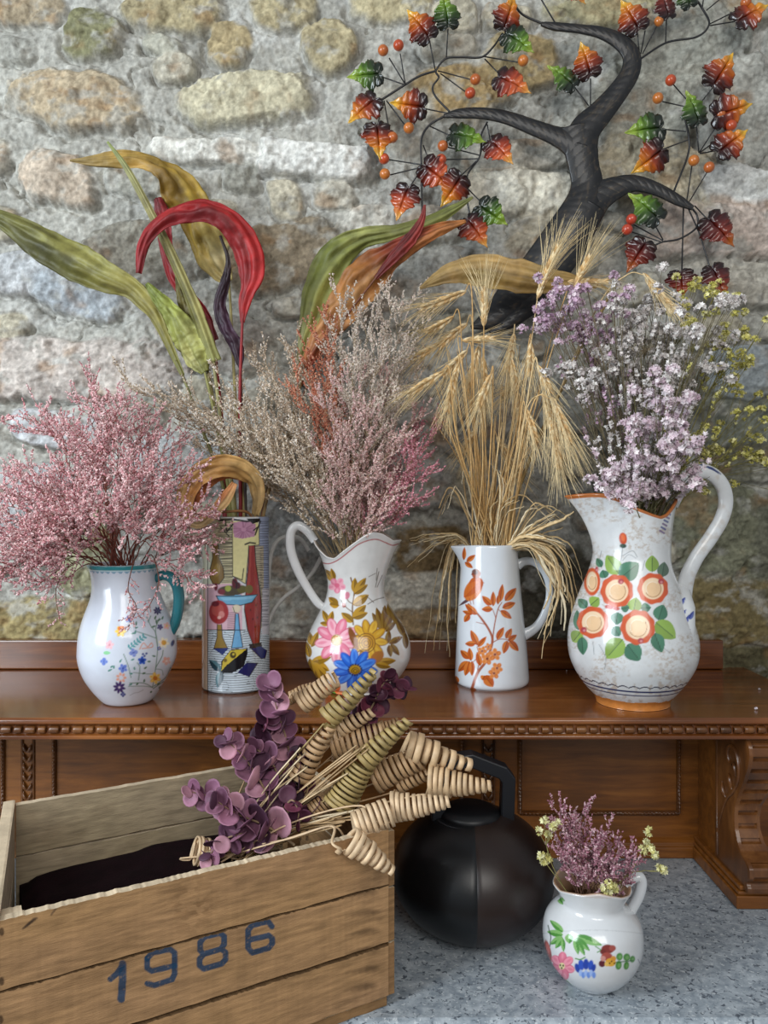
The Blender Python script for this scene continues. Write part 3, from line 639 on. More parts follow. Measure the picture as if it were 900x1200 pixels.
# --- round bellied jug with the big painted flowers
def paint3(p):
    q = Zm(5, 320, 600); x, y = p.x, p.y
    p.C[p.ok] *= (.93 + .12 * fbm(x / 7, y / 7, 4))[p.ok, None]
    ol, gd, dk = lin('8d6a1e'), lin('b58a2a'), lin('6a4413')
    def lf(x0, y0, x1, y1, w, c=gd, c2=ol): p.leaf(*q(x0, y0), *q(x1, y1), w / 5, c, c2, dk)
    S = lambda pts, w, c, a=.95, sm=True: p.stroke(zpts(q, pts), w, c, a, .5, sm)
    S([(268, 292), (320, 303), (360, 292), (400, 268), (450, 228), (500, 190), (560, 166), (610, 161), (660, 180), (700, 195), (735, 186)], 1.3, lin('a8484a'))
    S([(470, 660), (465, 560), (475, 470), (455, 385)], 1.6, dk); S([(470, 590), (430, 560), (400, 520)], 1, dk); S([(470, 540), (440, 520), (430, 480)], 1, dk)
    for a in ((475, 470, 480, 385, 40), (478, 475, 545, 385, 45), (475, 480, 555, 425, 40), (470, 545, 560, 485, 55), (468, 620, 545, 545, 50), (468, 620, 555, 590, 44), (468, 645, 400, 590, 46), (380, 545, 325, 500, 44), (385, 548, 330, 540, 40),
              (365, 410, 300, 335, 44), (360, 400, 340, 330, 32), (325, 650, 290, 575, 36), (330, 650, 350, 580, 36), (325, 660, 275, 650, 30), (225, 780, 210, 700, 40), (215, 850, 195, 760, 40), (225, 790, 265, 700, 40), (225, 880, 330, 930, 60),
              (225, 880, 340, 850, 50), (225, 880, 330, 985, 50), (225, 880, 280, 1010, 46), (215, 860, 240, 960, 40), (640, 690, 580, 590, 40), (645, 690, 605, 560, 44), (650, 690, 655, 545, 44), (655, 690, 700, 585, 40), (660, 700, 720, 640, 34),
              (670, 770, 680, 690, 36), (680, 770, 760, 730, 36), (690, 775, 740, 840, 36), (680, 780, 690, 850, 34), (610, 880, 720, 870, 46), (600, 890, 690, 910, 40), (690, 620, 680, 520, 44), (730, 660, 690, 540, 44), (770, 730, 720, 620, 40), (780, 800, 770, 700, 36)):
        lf(*a, c=gd if a[0] < 620 else lin('8a6a2a'), c2=ol if a[0] < 620 else lin('6d4a1c'))
    S([(555, 540), (600, 515), (650, 500)], .9, lin('5a4a3a')); S([(545, 490), (590, 530)], .8, lin('5a4a3a')); S([(610, 330), (605, 400), (620, 350), (600, 440)], .8, lin('6a6458')); S([(560, 380), (600, 360)], .7, lin('6a6458')); S([(640, 370), (610, 440)], .8, lin('6a6458')); S([(650, 690), (645, 560)], 1, dk)
    p.daisy(*q(375, 430), 10, 5, lin('dd7f98'), lin('e9a3b3'), lin('d86a86'), 3, .85, .3); p.ell(*q(432, 490), 3.4, 4.6, 20, lin('c7788a')); p.ell(*q(415, 545), 2.4, 3, 0, lin('9a4a3a'))
    p.daisy(*q(372, 752), 24, 9, lin('dc7c94'), lin('eab0bd'), lin('c9932f'), 6.4, 1.08, .2, lin('c85a78'))
    for k in range(14): a = k * .45; p.ell(*q(372 + 26 * math.cos(a), 752 + 30 * math.sin(a)), .9, .9, 0, lin('7a5a1c'))
    p.daisy(*q(560, 752), 21, 10, lin('c8951f'), lin('d8ab3a'), lin('c08a1c'), 8, 1.2, .1, lin('8a5a14'))
    for k, r in enumerate((54, 40, 26, 13)):
        S([(545 + r * math.cos(a), 768 + r * 1.05 * math.sin(a)) for a in np.linspace(0, 6.3, 16)], 1.1, lin('6a4210'), .9, False)
    p.ell(*q(610, 850), 9, 6, -40, lin('a3641c')); p.ell(*q(470, 740), 4, 14, -20, lin('7a4412'))
    p.daisy(*q(480, 922), 25, 11, lin('2b62c8'), lin('4a86e0'), lin('a8801f'), 7, .85, .1, lin('1d46a0'))
    for k in range(16): a = k * .4; p.ell(*q(480 + 38 * math.cos(a), 925 + 32 * math.sin(a)), 1.1, 1.1, 0, lin('1b2a4c'))
    for r in (22, 11): S([(482 + r * math.cos(a), 932 + r * .9 * math.sin(a)) for a in np.linspace(0, 6.3, 12)], .9, lin('4a3208'), .9, False)
    p.daisy(*q(350, 1070), 14, 6, lin('d86a3a'), lin('e08a5a'), lin('5a8a3a'), 4)
J = thing('bellied_jug', 'round bellied white jug with wavy lip and large pink, yellow and blue painted flowers', 'jug', (X(419, D3), D3, ZS))
vessel('body', J, D3, ZS, [(634, 371, 465), (640, 374, 462), (650, 377, 458.5), (660, 379.5, 455.5), (672, 382.5, 452.5), (688, 384, 450), (704, 380.5, 453.5), (720, 372.5, 464), (738, 363.5, 475.5), (756, 358.5, 481), (772, 360, 480), (786, 367, 473), (798, 376, 463), (803, 381, 458), (805.5, 381.5, 457.5), (807, 384, 455)],
       rim=([-90, -62, -47, -33, -9, 12, 25, 41, 62, 90], [631, 645, 653, 655, 641, 629, 624, 626, 634, 633], [1.10, 1.02, .97, .95, .94, .96, .98, 1.0, 1.04, 1.13], 690, 1.7), colour='d8d7d5', inside='b9aca0', paint=paint3, nF=200, nU=250)
handle(J, [(369, 634), (360, 622), (349, 616), (341, 624), (341, 645), (349, 668), (361, 690), (372, 706), (380, 712)], D3, [10, 11, 11, 11, 11, 11, 10, 10, 9], .013, 'd4d3d2', M_glaze)

# --- tall tapering jug with the rust-coloured bird
def paint4(p):
    q = Zm(5, 520, 620); o1, o2, dk = lin('b5541c'), lin('c8702e'), lin('7d3312')
    def lf(x0, y0, x1, y1, w): p.leaf(*q(x0, y0), *q(x1, y1), w / 5, o1, o2, dk)
    S = lambda pts, w, w2=None, c=lin('9a4a26'): p.stroke(zpts(q, pts), w, c, .95, .5, True, w2)
    S([(165, 935), (200, 840), (250, 770), (285, 660), (265, 590), (205, 505), (145, 440)], 3.6, 2.2); S([(285, 660), (298, 560), (318, 470), (340, 430)], 1.6, 1.0); S([(190, 860), (210, 760), (195, 690)], 1.4, .8); S([(285, 665), (330, 645), (390, 650)], 1.2, .8)
    S([(240, 790), (200, 760), (170, 780)], 1, .8); S([(250, 560), (190, 545)], 1, .6); S([(305, 520), (285, 470), (250, 440)], .9); S([(320, 470), (350, 500), (370, 510)], .8)
    for a in ((330, 425, 345, 322, 34), (360, 420, 425, 345, 46), (345, 462, 420, 432, 42), (335, 478, 398, 525, 38), (290, 450, 290, 365, 32), (278, 445, 225, 392, 38), (285, 468, 222, 470, 36), (318, 440, 318, 388, 22),
              (135, 190, 185, 152, 30), (125, 195, 170, 228, 28), (118, 180, 122, 105, 24), (200, 680, 158, 592, 40), (185, 672, 125, 672, 34), (200, 690, 250, 630, 30), (312, 645, 352, 575, 38), (365, 640, 398, 582, 36), (378, 655, 428, 620, 32), (372, 655, 350, 730, 40), (385, 655, 438, 715, 42),
              (150, 760, 98, 710, 40), (160, 770, 150, 695, 34), (140, 775, 85, 835, 44), (150, 775, 125, 860, 42), (165, 775, 165, 860, 36), (215, 800, 195, 720, 36), (150, 500, 120, 545, 36), (165, 500, 110, 480, 26), (195, 500, 125, 440, 40), (240, 860, 290, 925, 60), (240, 860, 225, 885, 40), (165, 930, 180, 975, 40), (85, 900, 70, 860, 24)):
        lf(*a)
    for (x, y, r) in ((255, 760, 36), (300, 735, 36), (225, 715, 28), (312, 815, 34), (295, 845, 34), (262, 690, 22)):
        p.daisy(*q(x, y), r / 5, 5, o2, lin('d98a4c'), dk, r / 25, rot=x)
    p.leaf(*q(165, 400), *q(88, 450), 3.6, lin('5a4048')); p.ell(*q(172, 355), 14.5, 9.2, -58, o2); p.ell(*q(190, 320), 8.5, 8, -40, o1); p.leaf(*q(205, 310), *q(118, 400), 12, o1, lin('c36424'), None); p.ell(*q(190, 262), 5.2, 5.6, 0, lin('9a5236')); p.ell(*q(183, 252), 3.6, 3, 20, lin('6a4a44'))
    p.leaf(*q(178, 262), *q(160, 266), 2, dk)
    for k in range(9): p.stroke(zpts(q, [(225 - k * 6, 310 + k * 11), (235 - k * 7, 316 + k * 11)]), .8, o1)
    S([(150, 408), (160, 440)], .8); S([(170, 408), (175, 440)], .8)
J = thing('tapered_jug', 'tall tapered white jug with a rust-orange bird on a leafy branch', 'jug', (X(576, D4), D4, ZS))
vessel('body', J, D4, ZS, [(637.5, 541.5, 605.5), (641, 540.8, 606.3), (660, 540, 607.5), (680, 539, 609), (720, 536.5, 613), (760, 534.5, 617), (785, 533.5, 618.8), (794, 533.5, 619.3), (798, 534.5, 618.3), (800.4, 537, 616)],
       rim=([-90, -76, -60, -30, 0, 90], [640.5, 640.5, 639.8, 639.6, 640.2, 639], [1.46, 1.18, 1.0, 1, 1, 1], 668, 1.9), colour='d2d7dd', inside='c9ccd0', paint=paint4, nF=170, nU=260, wall=.0035)
handle(J, [(606, 663), (614, 658), (626, 659), (637, 669), (643, 684), (643.5, 702), (637, 722), (627, 736), (612, 745)], D4, [12, 10, 9, 8.6, 8.6, 9, 10, 11, 14], .013, 'd0d6dc', M_glaze)

# --- big spouted jug with orange roses
def paint5(p):
    q = Zm(3.4615, 640, 530); x, y = p.x, p.y; V = p.V
    dirt = sstep(.40, .75, fbm(x / 3.6 + 3, y / 2.8, 4, .65)) * sstep(.36, .62, fbm(x / 34 + 8, y / 26 + 5, 3))
    dirt = np.maximum(dirt, sstep(.56, .75, fbm(x / 6, y / 6 + 20, 4)) * sstep(770, 800, y))
    i = p.ok; p.C[i] = p.C[i] * (1 - .5 * dirt[i, None]) + lin('9c7a50') * .5 * dirt[i, None]
    gL, gD, red, cr = lin('8fae54'), lin('4f7f66'), lin('cc5a34'), lin('ecd0ae')
    S = lambda pts, w, c, a=.9, sm=True: p.stroke(zpts(q, pts), w, c, a, .5, sm)
    def lf(x0, y0, x1, y1, w, c): p.leaf(*q(x0, y0), *q(x1, y1), w / 3.46, c, c * .82, lin('2f4a3a'))
    gray = lin('8a8e90')
    S([(310, 380), (305, 430), (290, 480)], .9, gray); S([(310, 420), (350, 400), (370, 425)], .8, gray); S([(310, 440), (335, 415), (365, 430)], .6, gray); S([(215, 780), (240, 830), (238, 880)], .8, gray); S([(190, 770), (195, 820)], .8, gray); S([(390, 480), (400, 440)], .7, gray); S([(470, 790), (505, 815)], .7, gray); S([(225, 400), (215, 440)], .8, gray)
    for a in ((295, 495, 245, 418, 66, gL), (300, 510, 375, 450, 80, gD), (430, 485, 430, 418, 56, gL), (470, 505, 480, 445, 48, lin('5d7460')), (225, 465, 205, 430, 30, gD), (240, 510, 228, 478, 40, gD), (165, 630, 130, 595, 40, gD), (180, 620, 215, 590, 50, gL), (130, 720, 125, 640, 36, gD), (140, 730, 108, 770, 60, gL),
              (145, 750, 150, 822, 44, gD), (290, 650, 285, 700, 54, gD), (270, 710, 300, 745, 44, gD), (310, 760, 245, 835, 84, gL), (330, 780, 380, 845, 74, gD), (355, 645, 365, 590, 60, gL), (305, 635, 338, 628, 36, gD), (385, 632, 425, 630, 40, gD), (455, 680, 475, 618, 60, gD), (445, 690, 525, 755, 76, gL), (440, 735, 470, 812, 56, gD), (180, 520, 175, 480, 20, gD)):
        lf(*a)
    p.ell(*q(312, 350), 4.6, 7, -6, lin('c24a24')); p.ell(*q(313, 346), 2.4, 4.4, -6, lin('de6a38')); p.ell(*q(312, 380), 4, 2.6, 0, lin('33483c'))
    def rose(x, y, r, bx, by, side=1.0):
        X0, Y0 = q(x, y); R = r / 3.46
        for k in range(9):
            a = k * 2 * PI / 9 + .3; p.ell(X0 + math.cos(a) * R * .55 * side, Y0 + math.sin(a) * R * .56, R * .42 * side, R * .36, math.degrees(a), red if k % 2 else lin('c64e2e'))
        p.ell(X0, Y0, R * .92 * side, R * .92, 0, red); p.ell(X0, Y0, R * .66 * side, R * .66, 0, cr); p.ell(X0 + 1, Y0 + 1.4, R * .5 * side, R * .5, 0, lin('e6bf92'), .8)
        p.stroke([(X0 + math.cos(a) * R * .5 * side, Y0 + math.sin(a) * R * .52) for a in np.linspace(-.6, 2.6, 12)], .8, lin('8a5a3a'), .8, .4)
        p.stroke([(X0 + math.cos(a) * R * .42 * side, Y0 + math.sin(a) * R * .42) for a in np.linspace(2.4, 5.4, 12)], .8, lin('f4e6d2'), .9, .4)
        p.ell(*q(bx, by), 3.4 * side, 3.2, 0, lin('a8404a')); p.ell(q(bx, by)[0] + .5, q(bx, by)[1] + .8, 1.6, 1.4, 0, lin('d08a8a'))
    rose(287, 563, 70, 303, 524); rose(433, 553, 66, 466, 524); rose(190, 690, 68, 153, 720); rose(372, 710, 74, 384, 764); rose(186, 525, 62, 205, 475, .55); p.ell(*q(255, 628), 5, 2.6, 10, lin('b8443a')); p.ell(*q(285, 635), 4, 2, 0, lin('b8443a'))
    for k in range(10): S([(462 + k * 6, 318 - k * 14), (478 + k * 5, 328 - k * 15)], 2.4, lin('3a4586' if k % 2 else '6a4f7c'), .85, False)
    h = (V[:, 2] - ZS) * F / D5
    wavy = lambda c, hw, col, amp=0, fr=0: p.C.__setitem__(p.out & (np.abs(h - c - amp * np.abs(np.sin(p.phi * fr))) < hw), lin(col))
    wavy(30, .7, '3a3a4a', 2.2, 17); wavy(25.5, .8, '2f3a62'); wavy(20.5, .9, '2f3a62')
    i = p.out & (h < 10.0 + 1.6 * vn(p.phi * 9, p.phi * 0)); p.C[i] = lin('c9803f') * (.8 + .4 * fbm(x / 5, y / 4, 3))[i, None]
    # orange edge of the lip
    top = p.V[:, 2].reshape(-1, len(np.unique(np.round(p.phi, 6)))) if False else None
J = thing('rose_jug', 'large white jug with a long spout, orange painted roses and blue-marked handle', 'jug', (X(741, D5), D5, ZS))
bz = vessel('body', J, D5, ZS, [(592, 694, 786), (600, 695.5, 785), (617, 696.5, 784), (646, 697, 783.5), (660, 694, 784.5), (676, 688, 789), (704, 677, 800), (730, 669.5, 810), (752, 667, 814.5), (772, 669.5, 812.5), (790, 677.5, 804), (804, 687.5, 794), (812, 695, 787.5), (815, 697.5, 785), (818, 699, 783.5), (822.8, 700, 783)],
           rim=([-90, -78, -66, -52, -38, -10, 12, 26, 38, 60, 90], [582, 580.5, 579, 580, 584, 596, 603, 606, 603, 589, 573], [1.74, 1.52, 1.24, 1.08, 1.02, .99, .99, 1.0, 1.02, 1.09, 1.2], 664, 2.1), colour='d6d8d9', inside='c9bfb2', paint=paint5, mat=M_glaze_old, nF=220, nU=290, wall=.005)
# orange edge: the top rows of the outer wall and the lip
at = bz.data.color_attributes['Col']; nP = 220 + 40; nU = 290
ca = np.empty(len(at.data) * 4, np.float32); at.data.foreach_get('color', ca); ca = ca.reshape(-1, 4)
ca[(nU - 4) * nP:(nU + 2) * nP, :3] = lin('b56a35'); at.data.foreach_set('color', ca.ravel())
def paint5h(p):
    i = sstep(.5, .75, fbm(p.x / 7, p.y / 9, 4)) * .3; p.C[:] = p.C * (1 - i[:, None]) + lin('a3835a') * i[:, None]
    for k in range(7): p.stroke([(820 + k * 2.4, 544 + k * .7), (832 + k * 2, 548 + k * 1.2)], 1.8, lin('2f3a6a'), .9)
handle(J, [(787, 592), (797, 573), (811, 556), (828, 553), (844, 565), (850.5, 585), (846, 607), (832, 631), (817, 652), (806, 674), (801, 696), (801, 712)], D5, [16, 16, 18, 17, 17, 17, 17, 17, 17, 18, 20, 22], .020, 'd6d8d9', M_glaze_old, paint=paint5h, n=170)
mb = MB()   # moulded leaf under the handle
p = pxpath([(800, 690, -.016), (802, 710, -.044), (804, 730, -.056), (806, 750, -.060), (807, 768, -.054)], D5, 130)
tube(mb, p, np.interp(np.linspace(0, 1, 130), [0, .2, .6, 1], [.006, .009, .008, .003]), 56, lin('d6d8d9'), r2=np.interp(np.linspace(0, 1, 130), [0, .25, .6, 1], [.012, .017, .013, .004]), ref=(0, -1, 0))
V = np.concatenate(mb.V); C = np.concatenate(mb.C).copy(); px, py = proj(V); pt = Paint(px, py, C)
for (a, b, c, d) in ((796, 710, 803, 700), (795, 728, 804, 714), (800, 736, 808, 720), (803, 752, 809, 737), (805, 762, 811, 748), (809, 768, 814, 752), (808, 726, 813, 716)): pt.leaf(a, b, c, d, 5, lin('2f3f8a'), lin('5a67a8'))
mb.C = [C]; mb.build('handle_leaf', M_glaze_old, J)

# --- small jug on the slab
def paint6(p):
    q = Zm(4.5, 600, 920); g1, g2 = lin('4f8a3f'), lin('7fae68')
    def lf(x0, y0, x1, y1, w, c=g1, c2=g2): p.leaf(*q(x0, y0), *q(x1, y1), w / 4.5, c, c2)
    h = p.V[:, 2]; i = p.out & (h > h.max() - .006); p.C[i] = p.C[i] * .75 + lin('b98a6a') * .25
    i = p.ok & (np.abs(p.y - (1090 + .0012 * (p.x - 694) ** 2)) < .6); p.C[i] *= .86
    for a in ((270, 775, 200, 712, 34), (268, 790, 185, 772, 36), (265, 800, 200, 840, 34), (268, 805, 228, 862, 32), (268, 810, 272, 880, 24), (340, 795, 475, 845, 44), (340, 805, 410, 875, 34), (335, 805, 385, 900, 32), (330, 810, 350, 895, 30), (205, 980, 320, 1060, 20), (235, 590, 280, 612, 26), (240, 598, 270, 630, 22)): lf(*a)
    lf(302, 785, 302, 836, 46); p.stroke(zpts(q, [(190, 740), (205, 800), (200, 850)]), 1.1, lin('2f4a3a')); p.stroke(zpts(q, [(440, 850), (470, 870)]), 1.2, g1); p.stroke(zpts(q, [(450, 882), (475, 868)]), 1.2, g1)
    p.ell(*q(190, 880), 3.6, 14, -12, lin('8f3a34')); p.ell(*q(190, 860), 2, 7, -12, lin('b8605a'))
    p.daisy(*q(263, 955), 14.5, 7, lin('d9748c'), lin('e690a2'), lin('e9d9a0'), 3.4, 1.15, .3, lin('c95a78'))
    for (a, b) in ((255, 950), (262, 965), (270, 952)): p.ell(*q(a, b), 1, 1.3, 0, lin('2a2a1a'))
    for k, (a, b, r) in enumerate(((345, 965, 15), (365, 948, 17), (390, 945, 17), (415, 950, 16), (430, 965, 13))): p.ell(*q(a, b), r / 4.5 * .9, r / 4.5 * 1.7, (k - 2) * 9, lin('2a4fb5' if k % 2 else '1f3f9e'))
    for k in range(6): p.ell(*q(362 + k * 14, 992 + (k % 2) * 10), 2.2, 3.8, 0, lin('6f93dd' if k % 2 else '9db8ec'))
    p.stroke(zpts(q, [(335, 915), (360, 920), (385, 908)]), 1.5, g1, .95, .5, True)
    for (a, b, rx, ry, c) in ((505, 865, 34, 24, '7d2f28'), (530, 860, 18, 16, '9a4a40'), (480, 880, 16, 14, '6d2620'), (500, 905, 30, 22, 'a0483c'), (475, 942, 18, 18, '5d2430'), (480, 915, 14, 14, 'c58a80'), (520, 935, 28, 22, 'd9a23a'), (500, 945, 12, 12, 'e2b860'), (535, 915, 14, 14, 'd0903a')): p.ell(*q(a, b), rx / 4.5, ry / 4.5, 0, lin(c))
    for (a, b) in ((515, 940), (525, 930), (540, 940)): p.ell(*q(a, b), .9, .9, 0, lin('2a2018'))
    for (a, b, rx, ry) in ((567, 905, 17, 20), (562, 950, 16, 24), (605, 908, 18, 20), (603, 952, 14, 22), (635, 918, 14, 18)): p.ell(*q(a, b), rx / 4.5, ry / 4.5, 10, g1); p.ell(*q(a + 3, b + 2), rx / 9, ry / 9, 10, g2, .7)
    p.stroke(zpts(q, [(548, 935), (600, 930), (640, 925)]), 1.1, lin('3a6a3a')); p.stroke(zpts(q, [(665, 920), (675, 940)]), 1, lin('8a8a96'))
J = thing('small_jug', 'small round white jug with painted garland standing alone on the grey slab', 'jug', (X(694, D6), D6, 0))
zy = lambda z: HY + (ZC - z) / D6 * F
vessel('body', J, D6, .0005, [(zy(.118), 650, 738), (zy(.113), 653, 735), (zy(.104), 657.5, 730.5), (zy(.098), 657, 731), (zy(.090), 648, 740), (zy(.078), 640, 748.5), (zy(.062), 637, 751.5), (zy(.046), 638, 750.5), (zy(.030), 643, 745), (zy(.016), 652, 736), (zy(.007), 661, 727), (zy(.002), 667, 721), (zy(0), 669, 719)],
       rim=([-90, -70, -30, -5, 13, 33, 57, 90], [1036, 1045, 1051, 1049.5, 1052, 1054, 1050.5, 1036], [1.04, 1.02, .98, .97, .98, 1, 1, 1.02], 1058, 1.5), colour='d4d6d8', inside='b58f6e', paint=paint6, nF=190, nU=170, wall=.004)
handle(J, [(734, 1038), (742, 1029), (749, 1027), (752, 1034), (749, 1048), (742, 1063), (735, 1077)], D6, [9, 11, 12, 12, 12, 11, 10], .016, 'd9dcdf', M_glaze)

# ------------------------------------------------------------------ wooden crate
CA = np.array((-.353, .706)); CU = np.array((math.cos(math.radians(28.9)), math.sin(math.radians(28.9)))); CV = np.array((-CU[1], CU[0]))
C_TOP = ZC - .3855; C_L = .410; C_W = .300
def CM(V):   # crate space (u along the front, v to the back, z) -> world
    V = np.asarray(V, float); xy = CA + V[:, :1] * CU + V[:, 1:2] * CV
    return np.column_stack((xy, V[:, 2]))
CR = thing('wooden_crate', 'weathered wooden crate stencilled 1986 with plant stems lying on its rim', 'crate', tuple(CM([(.2, .15, 0)])[0]))
woodA, woodB = lin('b08a62'), lin('93714d')
qc = Zm(1.915, 0, 880)
def crate_paint(p):
    blue = lin('23425f')
    def st(pts, w=15): p.stroke(zpts(qc, pts), w / 1.915, blue, .92, .45)
    keep = p.C.copy()
    st([(275, 478), (275, 516), (272, 557)][::-1], 17); st([(248, 512), (262, 500), (273, 484)], 13)
    st([(330, 466), (342, 453), (382, 445), (392, 453), (392, 500), (386, 513), (346, 526), (331, 522)], 13); st([(330, 466), (330, 487), (340, 494), (392, 482)], 13)
    st([(457, 456), (449, 447), (449, 430), (458, 418), (494, 409), (503, 416), (503, 434), (496, 444), (457, 456), (448, 467), (448, 482), (457, 489), (497, 478), (506, 468), (506, 452), (496, 444)], 13)
    st([(610, 394), (602, 383), (566, 391), (557, 402), (557, 442), (566, 453), (602, 443), (611, 432), (611, 421), (603, 414), (557, 425)], 13)
    k = sstep(.66, .8, fbm(p.x / 2.2, p.y / 2.2, 3))[:, None] * .35; p.C[:] = p.C * (1 - k) + keep * k
    # damp stain, nail marks and grazes
    a = sstep(.45, .6, fbm(p.x / 9, p.y / 5, 3)) * np.exp(-((p.x - 225) / 26) ** 2 - ((p.y - 1060) / 28) ** 2) * .5
    p.C[:] = p.C * (1 - a[:, None]) + lin('5e4226') * a[:, None]
    for (x, y) in ((433, 1046), (434, 1068), (434, 1090), (434, 1112), (434, 1134), (433, 1155)):
        for k in range(5): p.stroke([(x + 8 - k * 3, y - k * .4), (x + 4 - k * 8, y + 2.4 + k * 1.0)], 5.5 - k * .6, lin('3b2b1f'), .28, 2.2)
    for (x, y) in ((2, 1092), (2, 1150), (1, 1195)): p.ell(x, y, 3, 5, 0, lin('3b2b1f'), .8)
    for k in range(6): p.stroke([(27 + k * 2.4, 1088 - k * 2.2), (33 + k * 2.0, 1084 - k * 1.6)], 2.6, lin('43342a'), .7)
    p.stroke([(60, 1072), (66, 1064)], 2.4, lin('5a4636'), .7)
    for k in range(9): y = 1160 - k * 4; p.stroke([(20 + k * 9, y + 16), (120 + k * 6, y - 12)], 1.0, lin('6d5034'), .35)
rngc = np.random.default_rng(11)
def board(name, u0, u1, v0, v1, z0, z1, paint=False, col=woodA, label=None, dens=.9e-3, skew=0., toplight=True):
    nu = max(2, int((u1 - u0) / dens)); nz = max(2, int((z1 - z0) / dens)) if paint else 6
    if not paint: nu = 40
    mb = MB(); u = np.linspace(u0, u1, nu); z = np.linspace(z0, z1, nz); U, Zz = np.meshgrid(u, z, indexing='ij'); U = U.ravel(); Zz = Zz.ravel()
    gz = np.where(np.isclose(Zz, z1), .0007 * (vn(U * 320, U * 0 + z0 * 900) - .5) * 2, 0); gz = gz + np.where(np.isclose(Zz, z0), .0008 * (vn(U * 60, U * 0 + z0 * 500 + 3) - .5) * 2, 0)
    s0 = rngc.uniform(0, 90); g = fbm(U * 14 + s0, Zz * 240 + s0, 5, .6); g2 = fbm(U * 260 + s0, Zz * 9, 3)
    C = col[None] * (.84 + .28 * g + .16 * (g2 - .5))[:, None]; C[:, 2] *= (.92 + .16 * fbm(U * 8 + s0, Zz * 20, 2)); dirt = sstep(.52, .75, fbm(U * 22 + s0, Zz * 60, 4))[:, None] * .22; C = C * (1 - dirt) + lin('5c4630') * dirt
    F_ = CM(np.column_stack((U, np.full(len(U), v0), Zz + gz))); B_ = CM(np.column_stack((U + skew, np.full(len(U), v1), Zz + gz)))
    if paint:
        px, py = proj(F_); crate_paint(Paint(px, py, C))
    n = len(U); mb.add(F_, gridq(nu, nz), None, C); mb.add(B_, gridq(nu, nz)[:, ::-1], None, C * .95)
    top = lambda j: np.arange(nu) * nz + j
    light = lin('c9b69a')  # paler tone puts light from above into the top edges
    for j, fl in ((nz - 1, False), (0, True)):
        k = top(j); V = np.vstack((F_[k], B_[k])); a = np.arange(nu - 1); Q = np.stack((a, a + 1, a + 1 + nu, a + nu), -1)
        mb.add(V, Q[:, ::-1] if fl else Q, None, (light if j and toplight else col * .45) * (.86 + .28 * vn(np.tile(u, 2) * 260, np.zeros(2 * nu)))[:, None])  # undersides and edges inside the gaps coloured dark, as in shade
    for i in (0, nu - 1):
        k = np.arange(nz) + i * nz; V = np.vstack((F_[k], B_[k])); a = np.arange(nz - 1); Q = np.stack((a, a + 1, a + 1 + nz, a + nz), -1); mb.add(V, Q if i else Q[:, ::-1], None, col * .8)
    o = mb.build(name, M_crate, CR, False)
    if label: o['label'] = label
    return o
BT = .010
hs = [(C_TOP - .0640, C_TOP), (C_TOP - .1325, C_TOP - .0668), (.0125, C_TOP - .1372)]
for k, (z0, z1) in enumerate(hs):
    board('slat', 0, C_L - .0005, 0, BT, z0, z1, True, woodA, 'slat with the blue number 1986' if k == 1 else None, toplight=k == 0)
    board('slat', .030, C_L, C_W - BT, C_W, z0, z1, False, lin('a39277'))
for k in range(3):   # lower runner with short packing pieces
    board('bottom_batten', .002 + k * .136, .002 + k * .136 + .1335, .001, .016, .0005, .0115, False, woodB)
board('bottom_board', .002, C_L - .002, .017, C_W - .002, .004, .0115, False, woodB)
for (u0, u1, zt, col, sk) in ((-.0140, -.0005, C_TOP + .004, lin('cdbb9f'), .030), (C_L, C_L + .0075, C_TOP - .003, woodB, 0)):  # left end: pale wood, lightened further as if lit from above
    for (z0, z1) in ((.0125, .074), (.0765, .138), (.1405, zt)):
        board('end_board', u0, u1, .0005, C_W - .0005, z0, z1, False, col, skew=sk)
# corner posts inside
for (u, v) in ((.0005, BT + .0005), (C_L - .020, BT + .0005), (C_L - .020, C_W - BT - .020)):
    board('corner_post', u, u + .019, v, v + .0195, .0125, C_TOP - .004, False, woodB)
# burgundy cloth lying in the crate
mb = MB(); u = np.linspace(.032, .330, 50); v = np.linspace(.034, .262, 46); U, Vv = np.meshgrid(u, v, indexing='ij'); U = U.ravel(); Vv = Vv.ravel()
ed = np.minimum(np.minimum(U - .032, .330 - U), np.minimum(Vv - .034, .262 - Vv))
zc = C_TOP - .068 + .008 * (fbm(U * 20, Vv * 20, 3) - .5) - .014 * sstep(.02, 0, ed) - .006 * ((U - .18) / .15) ** 2
cc = lin('14060a')[None] * (.7 + .6 * fbm(U * 60, Vv * 60, 3))[:, None]
mb.add(CM(np.column_stack((U, Vv, zc))), gridq(50, 46), None, cc)
per = np.concatenate((np.arange(50) * 46, 49 * 46 + np.arange(46), (np.arange(50) * 46 + 45)[::-1], np.arange(46)[::-1]))
T_ = CM(np.column_stack((U[per], Vv[per], zc[per]))); B_ = CM(np.column_stack((U[per], Vv[per], np.full(len(per), .0125)))); n = len(per); a = np.arange(n - 1)
mb.add(np.vstack((T_, B_)), np.stack((a, a + n, a + 1 + n, a + 1), -1), None, lin('14060a'))
tag(mb.build('folded_cloth', M_cloth, None), 'dark burgundy cloth lying inside the wooden crate', 'cloth')

